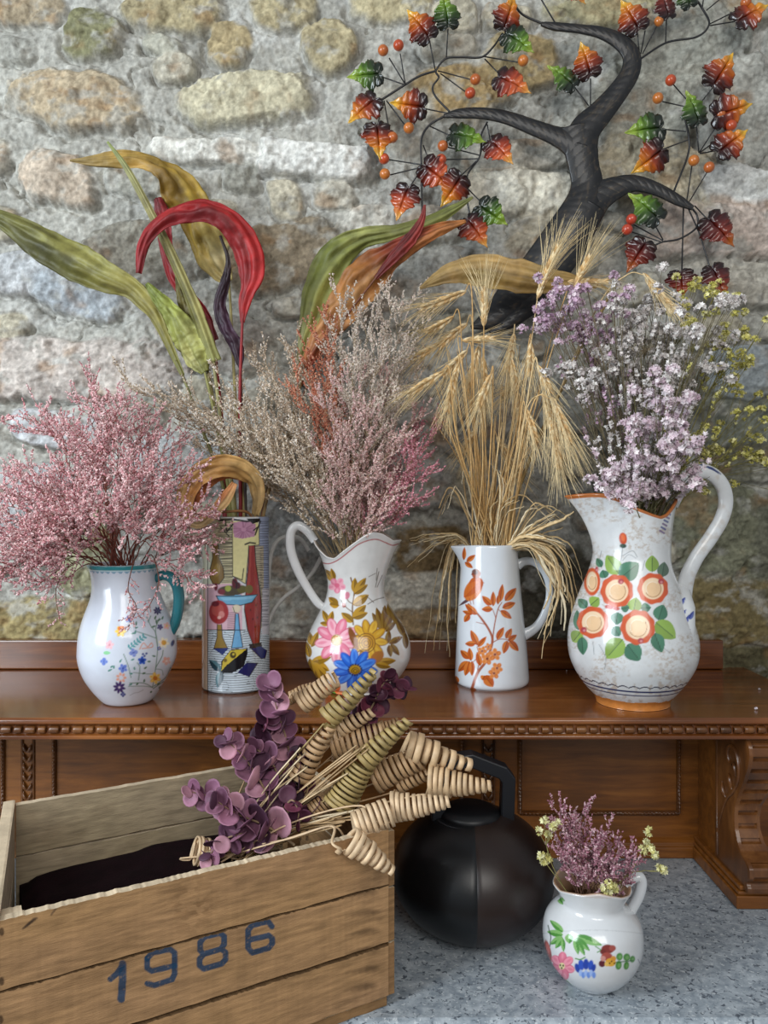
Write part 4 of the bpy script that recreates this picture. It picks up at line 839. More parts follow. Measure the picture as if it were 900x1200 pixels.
# ------------------------------------------------------------------ ball-shaped kettle
DK = 1.075; KX = X(554, DK)
K = thing('kettle', 'black and dark brown ball-shaped kettle with an angular handle, behind the crate corner', 'kettle', (KX, DK, 0))
a = np.linspace(-1.13, PI / 2, 60); b = np.linspace(0, 2 * PI, 160, endpoint=False); A, B = np.meshgrid(a, b, indexing='ij')
r = .1125 * np.cos(A); seam = np.minimum(np.abs(np.sin((B - PI * 1.5 + .06) / 1)), 1)
for nm, s0, s1, col, lab in (('black_shell', PI * .5 - .06, PI * 1.5 - .06, '08090c', 'black half of the shell'), ('brown_shell', PI * 1.5 - .06, PI * 2.5 - .06, '251915', 'dark brown half of the shell')):
    bb = np.linspace(s0, s1, 80); A, B = np.meshgrid(a, bb, indexing='ij'); e = np.minimum(B - s0, s1 - B) * .11
    r = (.1125 - .0022 * sstep(.0025, 0, e)) * np.cos(A) ; z = .0775 + .0865 * np.sin(A); z = np.maximum(z, .0006)
    V = np.stack((KX + r * np.cos(B), DK + r * np.sin(B), z), -1).reshape(-1, 3)
    mb = MB(); mb.add(V, gridq(60, 80)[:, ::-1], None, lin(col)); o = mb.build(nm, M_black, K); o['label'] = lab
mb = MB(); V = np.array([(0, 0)] ); ang = np.linspace(0, 2 * PI, 40, endpoint=False)
mb.add(np.vstack([(KX, DK, .0006)] + [(KX + .048 * math.cos(t), DK + .048 * math.sin(t), .0006) for t in ang]), None, [(0, 1 + (i + 1) % 40, 1 + i) for i in range(40)], lin('0d0e12')); mb.build('base', M_black, K)
mb = MB(); prof_l = [(.0, .1690), (.030, .1675), (.040, .1630), (.043, .158), (.040, .152)]
V = np.array([(KX - .004 + rr * math.cos(t), DK + rr * math.sin(t), z) for rr, z in prof_l for t in ang]); mb.add(V, gridq(5, 40, False, True), None, lin('0c0c0f')); mb.build('lid', M_handle, K)
mb = MB(); tube(mb, [(KX - .004 + .0475 * math.cos(t), DK + .0475 * math.sin(t), .1535) for t in ang], .002, 6, lin('1c1c20'), closed=True); mb.build('lid_ring', M_handle, K)
def bar(mb, pts, w, d, col):
    """square-section strap with mitred corners in the plane facing the camera"""
    p = np.array(pts); n = len(p); Lf = []; 
    for i in range(n):
        t0 = nrm(p[i] - p[i - 1]) if i else nrm(p[1] - p[0]); t1 = nrm(p[i + 1] - p[i]) if i < n - 1 else t0
        t = nrm(t0 + t1); nn = nrm(np.cross(t, (0, 1, 0))); k = w / 2 / max(.4, np.dot(nrm(np.cross(t0, (0, 1, 0))), nn))
        y = np.array((0, d / 2, 0)); Lf += [p[i] - nn * k - y, p[i] + nn * k - y, p[i] + nn * k + y, p[i] - nn * k + y]
    mb.add(Lf, np.vstack((gridq(n, 4, False, True), [(0, 3, 2, 1), (4 * n - 4, 4 * n - 3, 4 * n - 2, 4 * n - 1)])), None, col)
mb = MB(); bar(mb, [P(512, 970, DK), P(517, 905, DK), P(530, 892, DK), P(552, 889, DK), P(588, 903, DK), P(595, 912, DK), P(593, 972, DK)], .0185, .024, lin('14161c'))
mb.build('handle', M_handle, K, False, .0018)

# ------------------------------------------------------------------ painted metal tree on the wall
DT = 1.392
TR = thing('metal_tree', 'dark metal tree wall ornament with autumn leaves and orange berries, hung on the stone wall', 'wall ornament', tuple(P(690, 200, 1.43)))
def trunk(pts, sub=150, dep=.17, wob=1, seed=0, d0=DT):
    """ribbed metal limb, (px, py, width px[, depth offset]) along its centre"""
    a = np.array([(p[0], p[1], p[2], p[3] if len(p) > 3 else 0) for p in pts], float); c = catmull(a, sub); d = d0 + c[:, 3]
    ctr = np.stack([P(x, y, dd) for x, y, dd in zip(c[:, 0], c[:, 1], d)]); w = c[:, 2] / F * DT / 2
    t = tangents(ctr); side = nrm(np.cross(t, (0, 1, 0))); K_ = 27; s = np.linspace(-1, 1, K_)
    L = np.concatenate(([0], np.cumsum(np.linalg.norm(np.diff(ctr, axis=0), axis=1))))
    bulge = (1 - np.abs(s) ** 2.2); rib = np.abs(np.sin(L[:, None] * 190 + s[None] * 3.2 + .8 * np.sin(L[:, None] * 37 + seed))) ** .5
    front = -(w[:, None] * dep * 1.5 * bulge[None]) - .0006 * rib * (w[:, None] > .004) - .0015
    Vf = ctr[:, None] + side[:, None] * (w[:, None, None] * s[None, :, None]); Vb = Vf.copy(); Vf[..., 1] += front; Vb[..., 1] += .002 - w[:, None] * dep * .5 * bulge[None]
    g = fbm(np.broadcast_to(s * 6 + seed, Vf.shape[:2]), L[:, None] * 60 + 0 * s[None], 4)
    C = lin('17171a')[None, None] * (.45 + .7 * g)[..., None] + lin('54432a')[None, None] * (sstep(.55, .8, g) * .35)[..., None]
    C = C + lin('8a7a58') * (.22 * sstep(.42, .1, rib) * sstep(.35, .6, g))[..., None]
    V = np.concatenate((Vf, Vb[:, ::-1]), 1).reshape(-1, 3); Cc = np.concatenate((C, C[:, ::-1] * .6), 1).reshape(-1, 3)
    mb = MB(); n = len(V); k2 = 2 * K_; V = np.vstack((V, ctr[0], ctr[-1])); Cc = np.vstack((Cc, Cc[0], Cc[-1]))
    mb.add(V, gridq(sub, k2, False, True)[:, ::-1], [(n, i, (i + 1) % k2) for i in range(k2)] + [(n + 1, (sub - 1) * k2 + (i + 1) % k2, (sub - 1) * k2 + i) for i in range(k2)], Cc)
    return mb
trunk([(676, 148, 40), (680, 170, 40), (684, 195, 36), (688, 218, 38), (682, 245, 46, -.004), (660, 282, 52, -.004), (632, 322, 54, 0), (604, 352, 50, .004), (578, 372, 30, .004), (552, 384, 4, .004)]).build('trunk', M_metal, TR)
trunk([(690, 238, 40, -.004), (672, 272, 46, -.006), (646, 312, 46, -.004), (622, 350, 34), (596, 378, 16), (574, 390, 4)], 80, seed=9).build('trunk', M_metal, TR)
trunk([(634, 28, 4), (650, 31, 9), (680, 34, 10), (706, 39, 14), (728, 50, 19), (740, 66, 21), (738, 86, 22), (724, 108, 24), (704, 132, 29), (686, 152, 36), (680, 172, 40)], seed=3).build('limb', M_metal, TR)
trunk([(520, 136, 4), (540, 133, 11), (566, 133, 13), (594, 138, 15), (624, 149, 18), (650, 159, 22), (672, 168, 34), (684, 182, 38)], seed=5).build('limb', M_metal, TR)
trunk([(684, 250, 44, -.003), (700, 232, 36), (722, 220, 26), (744, 215, 19), (770, 222, 15), (795, 235, 12), (812, 244, 5)], seed=7).build('limb', M_metal, TR)
TW = [  # wires: px points, thickness px
    ([(444, 119), (472, 101), (492, 89), (511, 83)], 2.6), ([(527, 131), (511, 114), (507, 102), (514, 91), (511, 83), (522, 69), (539, 67), (564, 67), (578, 55), (589, 39)], 2.4), ([(521, 136), (503, 147), (494, 164), (494, 200), (495, 264)], 2.6),
    ([(571, 143), (564, 158), (564, 172), (561, 186), (548, 205), (547, 230), (551, 254)], 2.4), ([(475, 99), (456, 68)], 1.5), ([(475, 99), (469, 63)], 1.5), ([(473, 99), (442, 88)], 1.5), ([(446, 120), (443, 150)], 1.5), ([(450, 118), (457, 157)], 1.5),
    ([(453, 118), (474, 146)], 1.5), ([(510, 82), (503, 46)], 1.6), ([(523, 68), (525, 34)], 1.6), ([(513, 83), (551, 93)], 1.5), ([(516, 86), (546, 108)], 1.5), ([(566, 66), (607, 73)], 1.5), ([(568, 69), (591, 93)], 1.5), ([(526, 133), (496, 127)], 1.5), ([(504, 148), (530, 160)], 1.5),
    ([(496, 170), (504, 192)], 1.5), ([(494, 193), (455, 187)], 1.5), ([(494, 196), (457, 205)], 1.5), ([(494, 198), (479, 221)], 1.5), ([(571, 146), (575, 168)], 1.5), ([(562, 182), (523, 172)], 1.5), ([(561, 186), (522, 187)], 1.5), ([(560, 187), (538, 208)], 1.5), ([(547, 220), (569, 242)], 1.5),
    ([(600, -8), (605, 8), (614, 18), (636, 28)], 2.6), ([(630, -8), (650, 26)], 1.8), ([(749, 70), (781, 50), (817, 43), (831, 28), (823, 10), (812, -6)], 2.4), ([(749, 62), (747, 38)], 1.5), ([(751, 63), (756, 36)], 1.5), ([(753, 63), (770, 30)], 1.5), ([(780, 50), (781, 22)], 1.5), ([(832, 28), (866, 11)], 1.5), ([(832, 30), (862, 25)], 1.5),
    ([(828, 12), (845, -2)], 1.5), ([(823, 9), (825, -6)], 1.5), ([(789, 226), (806, 182), (807, 160), (803, 140)], 2.4), ([(804, 154), (772, 151)], 1.5), ([(806, 164), (774, 176)], 1.5), ([(803, 125), (776, 119)], 1.5), ([(804, 116), (789, 99)], 1.5), ([(823, 118), (835, 103)], 1.5), ([(816, 146), (819, 179)], 1.5),
    ([(820, 178), (840, 147)], 1.5), ([(820, 179), (850, 157)], 1.5), ([(820, 180), (842, 176)], 1.5), ([(805, 234), (811, 193)], 1.5), ([(808, 236), (829, 201)], 1.5), ([(692, 124), (692, 92)], 1.5), ([(690, 124), (668, 95)], 1.5), ([(810, 243), (817, 253), (816, 267), (796, 280), (775, 284), (760, 292)], 2.4),
    ([(801, 243), (799, 319)], 1.8), ([(807, 245), (820, 275), (832, 314)], 1.8), ([(814, 241), (829, 257)], 1.6), ([(742, 263), (777, 282)], 1.5), ([(738, 271), (776, 284)], 1.5), ([(758, 247), (777, 281)], 1.5)]
rt = np.random.default_rng(21)
for pts, w in TW:
    mb = MB(); n = 3 if len(pts) == 2 else 8 * len(pts); p = np.array([P(a, b, DT + .004 + .004 * math.sin(a * .3)) for a, b in pts]); p = catmull(p, n)
    tube(mb, p, w / F * DT / 2, 6, lin('19191c')); mb.build('wire', M_metal, TR)
# leaf blades: lobed, domed, with grooved veins
half = np.array([(.02, .0), (-.08, .15), (-.03, .33), (.10, .42), (.19, .36), (.25, .52), (.38, .50), (.46, .37), (.53, .42), (.63, .30), (.69, .19), (.78, .18), (.90, .07), (1.04, 0)])
def leaf_blade(x0, y0, x1, y1, kind, seed, scale=1.0):
    r = np.random.default_rng(seed); no = 44; nf = 8; x1 = x1 + (x1 - x0) * .06; y1 = y1 + (y1 - y0) * .06; scale *= .90
    h = np.column_stack((np.interp(np.linspace(0, 13, no), np.arange(14), half[:, 0]), np.interp(np.linspace(0, 13, no), np.arange(14), half[:, 1])))
    h[:, 1] *= 1 + .05 * np.sin(np.arange(no) * 2.3); ring = np.vstack((h, (h * (1, -1))[::-1][1:-1])); m = len(ring); f = np.linspace(0, 1, nf)
    mid = np.column_stack((np.clip(ring[:, 0], .08, .94) * .9 + .03, np.zeros(m)))
    U = mid[None] + (ring - mid)[None] * f[:, None, None]; d = np.abs(U[..., 1])
    zc = .13 * np.cos(np.clip(U[..., 0] - .4, -1, 1) * 2.0) * (1 - .9 * (d / .55) ** 2) + .020 * np.abs(np.sin((U[..., 0] - d * .9) * 10)) - .05 * np.exp(-(d / .035) ** 2) + .04 * f[:, None] * np.sin(np.arange(m) * .9)[None]
    A = P(x0, y0, DT - .002); B = P(x1, y1, DT - .002 - r.uniform(-.004, .010)); t = B - A; L = np.linalg.norm(t); t /= L; s = nrm(np.cross(t, (0, 1, 0))); s = nrm(s + (0, r.uniform(-.35, .35), 0)); n = np.cross(t, s); n = n if n[1] < 0 else -n
    V = A + L * (U[..., :1] * t + U[..., 1:] * s * scale + zc[..., None] * n)
    k = U[..., 0] + .10 * (fbm(U[..., 0] * 7 + seed, U[..., 1] * 7, 3) - .5) * 2 - .18 * d; k = np.clip(k * 1.06 + .02, 0, 1)
    cxm, cym = (x0 + x1) / 2, (y0 + y1) / 2
    pal = {'o': ['1a0a0a', '40130e', '8f3414', 'c4701c', 'd8a836'], 'g': ['131a12', '1f2c15', '3d5a1e', '6a8a2a', '8fa23c'], 'r': ['1a090b', '4a1410', '9c3a20', 'c4602e', 'd89c48'], 'd': ['1a0909', '3a0f0f', '5a1a14', '7d2c18', 'a85a20']}[kind]
    C = np.stack([np.interp(k, [0, .2, .42, .72, 1], [lin(c)[q] for c in pal]) for q in range(3)], -1)
    mb = MB(); mb.add(V.reshape(-1, 3), gridq(nf, m, False, True), None, C.reshape(-1, 3)); o = mb.build('leaf', M_enamel, TR, solid=.0012)
LV = [(504, 47, 479, 15, 'o'), (525, 34, 519, -4, 'g'), (447, 88, 410, 91, 'g'), (442, 117, 411, 143, 'o'), (441, 147, 445, 185, 'o'), (498, 126, 460, 121, 'o'), (588, 37, 601, -2, 'o'), (592, 41, 623, 61, 'g'), (582, 92, 619, 109, 'r'), (527, 159, 566, 167, 'g'), (574, 166, 599, 191, 'r'), (496, 193, 528, 218, 'r'),
      (540, 206, 518, 240, 'o'), (480, 219, 466, 256, 'r'), (561, 241, 592, 262, 'g'), (546, 257, 569, 288, 'r'), (749, 37, 729, 4, 'o'), (782, 22, 772, -10, 'd'), (861, 29, 898, 8, 'o'), (692, 91, 681, 53, 'o'), (672, 104, 643, 80, 'g'), (832, 104, 856, 66, 'o'), (817, 147, 804, 110, 'g'), (834, 137, 877, 123, 'o'), (840, 181, 873, 155, 'o'),
      (775, 151, 735, 156, 'g'), (776, 174, 742, 201, 'o'), (771, 260, 738, 230, 'g'), (827, 256, 857, 287, 'd'), (757, 284, 736, 317, 'd'), (797, 318, 800, 346, 'd'), (832, 313, 848, 347, 'd'), (664, -14, 684, 4, 'r'), (808, 9, 798, -20, 'g')]
for i, (a, b, c, d, k) in enumerate(LV): leaf_blade(a, b, c, d, k, 100 + i, 1.0 if i != 30 else 1.3)
for i, (a, b) in enumerate([(449, 59), (467, 53), (613, 71), (557, 93), (551, 109), (479, 150), (460, 161), (450, 186), (451, 204), (519, 171), (517, 187), (772, 25), (874, 3), (786, 94), (771, 115), (844, 134), (857, 147), (813, 188), (831, 196), (740, 257), (735, 269)]):
    mb = MB(); V, Q, T = ball_template(18, 12); c = lin(['b5602c', 'b84a26', 'c0702f'][i % 3]) if i < 19 else lin('b8402a'); r = .0097 if i not in (11,) else .0085
    mb.add(V * r + P(a, b, DT - .004), Q, T, c); mb.build('berry', M_enamel, TR)
for (a, b) in ((682, 190), (650, 300)):   # wall hooks behind the trunk
    mb = MB(); tube(mb, [P(a, b, DT + .004), P(a, b, DT + .020)], .003, 8, lin('19191c')); mb.build('hook', M_metal, TR)

# ------------------------------------------------------------------ white iron scroll between the vase and the bellied jug
DW = 1.385
S_ = thing('iron_scroll', 'thin white curled iron stand between the painted vase and the bellied jug', 'stand', tuple(P(316, 770, DW)))
S_.location.z = ZS
for pts in ([(313, 772), (313, 700), (315, 660), (317, 635), (324, 616), (337, 609), (352, 612), (362, 626)], [(314, 712), (322, 694), (334, 680), (350, 668), (366, 652), (376, 634)]):
    mb = MB(); tube(mb, pxpath(pts, DW, 50), .0036, 8, lin('d2d0cc')); mb.build('scroll', M_white, S_)
mb = MB(); tube(mb, [P(313, 770, DW), (X(313, DW), DW, ZS + .002)], .0036, 8, lin('d2d0cc')); tube(mb, [(X(302, DW), DW, ZS + .004), (X(330, DW), DW, ZS + .004)], .0036, 8, lin('d2d0cc')); mb.build('foot', M_white, S_)

# ------------------------------------------------------------------ dried flowers
def mixcols(rng, cols, n, wts=None):
    c = np.array([lin(x) for x in cols]); k = rng.choice(len(cols), n, p=wts); return c[k] * rng.uniform(.8, 1.15, (n, 1))
def perp_dirs(t, rng, ang, flat=.0):
    """a direction leaning `ang` away from t on a random side"""
    r = rng.normal(size=3); r[1] *= (1 - flat); r = nrm(r - t * np.dot(r, t)); return nrm(t * math.cos(ang) + r * math.sin(ang))
def bezier(a, c, b, n):
    t = np.linspace(0, 1, n)[:, None]; return a * (1 - t) ** 2 + c * 2 * t * (1 - t) + b * t ** 2
def flowers_on(path, rng, step, size, spread=.8, start=.1):
    L = np.linalg.norm(path[-1] - path[0]); n = max(2, int(L / step)); u = rng.uniform(start, 1, n); i = u * (len(path) - 1); k = np.minimum(i.astype(int), len(path) - 2); f = (i - k)[:, None]
    p = path[k] * (1 - f) + path[k + 1] * f; t = nrm(path[k + 1] - path[k]); d = nrm(t + rng.normal(size=(n, 3)) * spread)
    return p + d * size * .8, d
def clampw(p, ymax=1.395):
    p[:, 1] = np.minimum(p[:, 1], ymax); return p
def sea_lavender(name, label, cat, group, base, tip, seed, stem_c, cols, wts=None, nb=9, blen=.075, nsub=4, slen=.034, step=.0022, fs=.0017, t0=.35, ang=.75, rise=.55, lift=.0, rstem=.0009, flat=.2, elong=1.5, ctrl=None):
    rng = np.random.default_rng(seed); base = np.asarray(base, float); tip = np.asarray(tip, float)
    c = np.array((base[0] * .75 + tip[0] * .25, base[1] * .6 + tip[1] * .4, base[2] + max(tip[2] - base[2], .0) * rise + lift)) if ctrl is None else np.asarray(ctrl, float)
    main = bezier(base, c, tip, 14); main[3:-1] += rng.normal(size=(10, 3)) * .0022
    T_ = thing(name, label, cat, tuple(base), group)
    sm = MB(); fm = MB(); cs = lin(stem_c); pos = []; dr = []
    tube(sm, main, np.linspace(rstem, rstem * .45, 14), 5, cs)
    tg = tangents(main); L = np.linalg.norm(np.diff(main, axis=0), axis=1).sum()
    def tw(a, d, l, n, up):
        s = np.linspace(0, 1, n)[:, None]; p = a + d * l * s + np.array((0, 0, up * l)) * s ** 2; p[1:] += rng.normal(size=(n - 1, 3)) * l * .02; return clampw(p)
    for b in range(nb):
        t = t0 + (1 - t0) * (b + rng.uniform(0, .8)) / nb; i = min(int(t * 13), 12); f = t * 13 - i; a = main[i] * (1 - f) + main[i + 1] * f
        l = blen * (1.15 - .6 * t) * rng.uniform(.75, 1.2); d = perp_dirs(tg[i], rng, ang * rng.uniform(.6, 1.2), flat); br = tw(a, d, l, 7, .15)
        tube(sm, br, np.linspace(rstem * .6, rstem * .35, 7), 4, cs); bt = tangents(br)
        q = flowers_on(br, rng, step * 1.6, fs, .8, .45); pos.append(q[0]); dr.append(q[1])
        for s in range(nsub):
            j = 2 + int(rng.integers(0, 5)); d2 = perp_dirs(bt[j], rng, ang * rng.uniform(.5, 1.1), flat); sb = tw(br[j], d2, slen * rng.uniform(.6, 1.25), 5, .25)
            tube(sm, sb, rstem * .32, 3, cs); q = flowers_on(sb, rng, step, fs, .75); pos.append(q[0]); dr.append(q[1])
    q = flowers_on(main[9:], rng, step, fs, .8, .2); pos.append(q[0]); dr.append(q[1])
    pos = np.concatenate(pos); dr = np.concatenate(dr); n = len(pos)
    S = fs * rng.uniform(.7, 1.25, (n, 1)) * np.array((.75, .75, elong)); inst(fm, OCT, pos, rotz_to(dr, rng), S, mixcols(rng, cols, n, wts))
    sm.build('stem', M_stem, T_); fm.build('blossom', M_flower, T_, False)
    return T_
def rim_pt(px, py, D, rng, jx, jy):
    return np.array((X(px + rng.uniform(-jx, jx), D), D + rng.uniform(-jy, jy), Z(py, D)))

R0 = np.random.default_rng(42)
# pink sea lavender in the meadow-flower jug
PK = ['e6b8b8', 'd99aa0', 'f0d2d0', 'c47f84', 'e2c0c0']
tips1 = [(34, 486, 1.16), (62, 505, 1.24), (100, 468, 1.22), (128, 484, 1.16), (150, 476, 1.28), (172, 498, 1.2), (196, 520, 1.26), (218, 556, 1.2), (232, 596, 1.16), (238, 632, 1.2), (20, 552, 1.22), (2, 592, 1.14), (-6, 632, 1.2), (12, 662, 1.12), (46, 684, 1.1), (40, 570, 1.1),
         (78, 540, 1.12), (112, 528, 1.1), (148, 548, 1.1), (186, 572, 1.1), (206, 640, 1.08), (226, 676, 1.14), (62, 620, 1.08), (95, 590, 1.05), (130, 600, 1.04), (165, 620, 1.05), (30, 610, 1.28), (70, 580, 1.3), (195, 600, 1.3), (120, 560, 1.3), (25, 640, 1.06), (90, 640, 1.09), (10, 575, 1.28), (0, 665, 1.1), (30, 668, 1.1), (60, 655, 1.06), (18, 622, 1.08), (-8, 600, 1.2), (48, 640, 1.05)]
for k, (a, b, d) in enumerate(tips1):
    bs = rim_pt(144, 690, D1, R0, 16, .018); tp = P(a, b, d); lift = max(0, (690 - 640) / F * D1 * (1.0 if b > 600 else .3))
    sea_lavender('pink_sea_lavender', 'spreading branched sprig of pink sea lavender above the blue-rimmed white jug', 'dried flower', 'pink sea lavender in the blue-rimmed jug', bs, tp, 500 + k, '7a3f30', PK, [.3, .2, .25, .1, .15], nb=9, blen=.058, nsub=5, slen=.032, step=.0020, fs=.0019, t0=.50, rstem=.0012, rise=.62, lift=lift)
for k, pts in enumerate(([(140, 690, 1.197), (128, 655, 1.16), (85, 660, 1.12), (66, 690, 1.11), (70, 728, 1.10)], [(150, 690, 1.197), (158, 655, 1.14), (150, 690, 1.125), (160, 712, 1.115), (150, 735, 1.115)], [(160, 690, 1.197), (176, 650, 1.17), (186, 680, 1.115), (176, 708, 1.11), (166, 720, 1.112)])):
    rng = np.random.default_rng(80 + k); p = catmull([P(*q) for q in pts], 30); lab = ('pink sea lavender sprig drooping well below the jug rim, beside the blue-rimmed jug', 'pink sea lavender sprig hanging over the front of the blue-rimmed jug', 'pink sea lavender sprig falling towards the blue-green jug handle')[k]
    T_ = thing('pink_sea_lavender', lab, 'dried flower', tuple(p[0]), 'pink sea lavender in the blue-rimmed jug'); sm = MB(); fm = MB(); tube(sm, p, np.linspace(.0010, .0005, 30), 5, lin('6b3f30')); ps, ds = [], []; tg = tangents(p)
    for j in range(12, 30, 1):
        d = perp_dirs(tg[j], rng, .9, .5); l = rng.uniform(.010, .026); b = p[j] + d * l * np.linspace(0, 1, 5)[:, None]; tube(sm, b, .0003, 3, lin('7d4a3a')); q = flowers_on(b, rng, .0021, .0016); ps.append(q[0]); ds.append(q[1])
    ps = np.concatenate(ps); ds = np.concatenate(ds); n = len(ps); inst(fm, OCT, ps, rotz_to(ds, rng), .0016 * rng.uniform(.7, 1.2, (n, 1)) * np.array((.75, .75, 1.5)), mixcols(rng, PK, n)); sm.build('stem', M_stem, T_); fm.build('blossom', M_flower, T_, False)

# feathery dried sprigs in the bellied jug
BG = ['cdbba4', 'dccdb9', 'b09c85', 'eee4d8', 'ccb49c']; PN = ['ddb4b0', 'cfa29c', 'ecccc8', 'c8aca0', 'dfc6bc']; RU = ['c8775a', 'd08e70', 'b0644c', 'd9a88c']; MG = ['d48e98', 'c87e8a', 'e2b0b6', 'bc7680']
groups = [('beige', BG, 'feathery beige dried sprig spreading from the bellied jug behind the painted vase', [(150, 452, 1.24), (168, 470, 1.3), (190, 462, 1.22), (205, 490, 1.3), (228, 470, 1.26), (236, 505, 1.34), (252, 448, 1.3), (262, 480, 1.24), (282, 460, 1.32), (296, 500, 1.22), (306, 425, 1.3), (318, 530, 1.2), (330, 470, 1.26), (342, 440, 1.32), (350, 510, 1.2), (300, 540, 1.3), (268, 520, 1.22), (338, 560, 1.2), (345, 400, 1.34), (285, 415, 1.35), (330, 505, 1.3), (365, 585, 1.21), (250, 530, 1.28)]),
          ('grey', ['d2c3b4', 'c2b4a2', 'e4d8cb', 'd8c2b6'], 'fine grey-beige dried sprig standing tall in the bellied jug', [(398, 348, 1.3), (418, 372, 1.26), (440, 345, 1.33), (462, 356, 1.28), (484, 348, 1.33), (502, 378, 1.3), (470, 410, 1.26), (440, 420, 1.22), (412, 430, 1.22), (388, 400, 1.3), (498, 430, 1.3), (458, 470, 1.22)]),
          ('pink', PN, 'dusty pink dried sprig in the middle of the bellied jug', [(385, 470, 1.2), (410, 490, 1.18), (436, 500, 1.18), (462, 520, 1.2), (484, 490, 1.26), (400, 545, 1.18), (430, 560, 1.18), (455, 575, 1.2), (375, 530, 1.24), (420, 520, 1.3), (445, 540, 1.3), (392, 590, 1.2), (440, 605, 1.2), (415, 455, 1.27), (450, 445, 1.27)]),
          ('rust', RU, 'rusty coral dried sprig between the orange leaf and the bellied jug', [(348, 455, 1.25), (362, 425, 1.28), (378, 400, 1.3), (372, 470, 1.22), (386, 375, 1.33)]),
          ('rose', MG, 'rose pink dried sprig leaning from the bellied jug towards the wheat', [(500, 525, 1.26), (492, 560, 1.22), (506, 500, 1.3), (478, 590, 1.2), (484, 545, 1.2)])]
for gi, (gn, cols, lab, tips) in enumerate(groups):
    for k, (a, b, d) in enumerate(tips):
        bs = rim_pt(412, 676, D3, R0, 14, .016)
        sea_lavender('feathery_sprig', lab, 'dried flower', 'feathery %s sprigs in the bellied jug' % gn, bs, P(a, b, d), 900 + gi * 40 + k, 'a08a66' if gn != 'rust' else '9a5a44', cols, None, nb=13, blen=.056, nsub=5, slen=.024, step=.0017, fs=.0016, t0=.34, ang=.52, rise=.6, lift=.012 if a < 340 else 0, rstem=.0007, elong=1.5)

# lilac, white and yellow statice in the rose jug
PETAL = (np.array([(0, 0, -.6)] + [(math.cos(a) * (1 if i % 2 else .62), math.sin(a) * (1 if i % 2 else .62), .55 if i % 2 else .25) for i, a in enumerate(np.linspace(0, 2 * PI, 11)[:-1])] + [(0, 0, .1)]), None,
         np.array([(0, 1 + (i + 1) % 10, 1 + i) for i in range(10)] + [(11, 1 + i, 1 + (i + 1) % 10) for i in range(10)]))
def statice(name, label, group, base, tip, seed, cols, nh=5, hr=.0075, nf=16, fs=.0034, spread=.020, stem_c='6f6448', twig=5, ctrl=None, hd=None):
    rng = np.random.default_rng(seed); base = np.asarray(base); tip = np.asarray(tip)
    c = np.array((base[0] * .6 + tip[0] * .4, base[1] * .6 + tip[1] * .4, base[2] + (tip[2] - base[2]) * .55)) if ctrl is None else ctrl
    main = bezier(base, c, tip, 12); T_ = thing(name, label, 'dried flower', tuple(base), group); sm = MB(); fm = MB(); cs = lin(stem_c)
    tube(sm, main, np.linspace(.0010, .0006, 12), 5, cs); tg = tangents(main); ps, ds, ss = [], [], []
    for h in range(nh):
        cen = tip + rng.normal(size=3) * spread * np.array((1, .8, .75)) if h else tip; cen[1] = min(cen[1], 1.385)
        j = int(rng.integers(6, 10)); tube(sm, bezier(main[j], main[j] * .4 + cen * .6 + (0, 0, -.006), cen, 6), .0004, 3, cs)
        d = nrm(rng.normal(size=(nf, 3)) + np.array((0, -.35, .55))); ps.append(cen + d * hr * rng.uniform(.5, 1.1, (nf, 1)) * (1, 1, .8)); ds.append(d)
    for h in range(twig):
        j = int(rng.integers(3, 9)); d = perp_dirs(tg[j], rng, .45); l = rng.uniform(.03, .08); b = clampw(bezier(main[j], main[j] + d * l * .5, main[j] + d * l + (0, 0, l * .3), 6)); tube(sm, b, .0004, 3, cs * rng.uniform(.8, 1.2))
        if rng.random() < .5: q = flowers_on(b[3:], rng, .004, .0012); ps.append(q[0]); ds.append(q[1])
    ps = np.concatenate(ps); ds = np.concatenate(ds); n = len(ps); inst(fm, PETAL, ps, rotz_to(ds, rng), fs * rng.uniform(.7, 1.2, (n, 1)) * np.ones((1, 3)), mixcols(rng, cols, n))
    sm.build('stem', M_stem, T_); fm.build('blossom', M_flower, T_, False); return T_
LI = ['dcc2d0', 'ceaec4', 'e8d8de', 'bf9db4']; WH = ['e6e0dc', 'd6cec9', 'f2eeea', 'c4bab6']; LP = ['dfcad3', 'eadce0', 'd2bac6', 'f0e6e8']; YE = ['e2da8c', 'd2ca70', 'ece6ac', 'b8b25a']
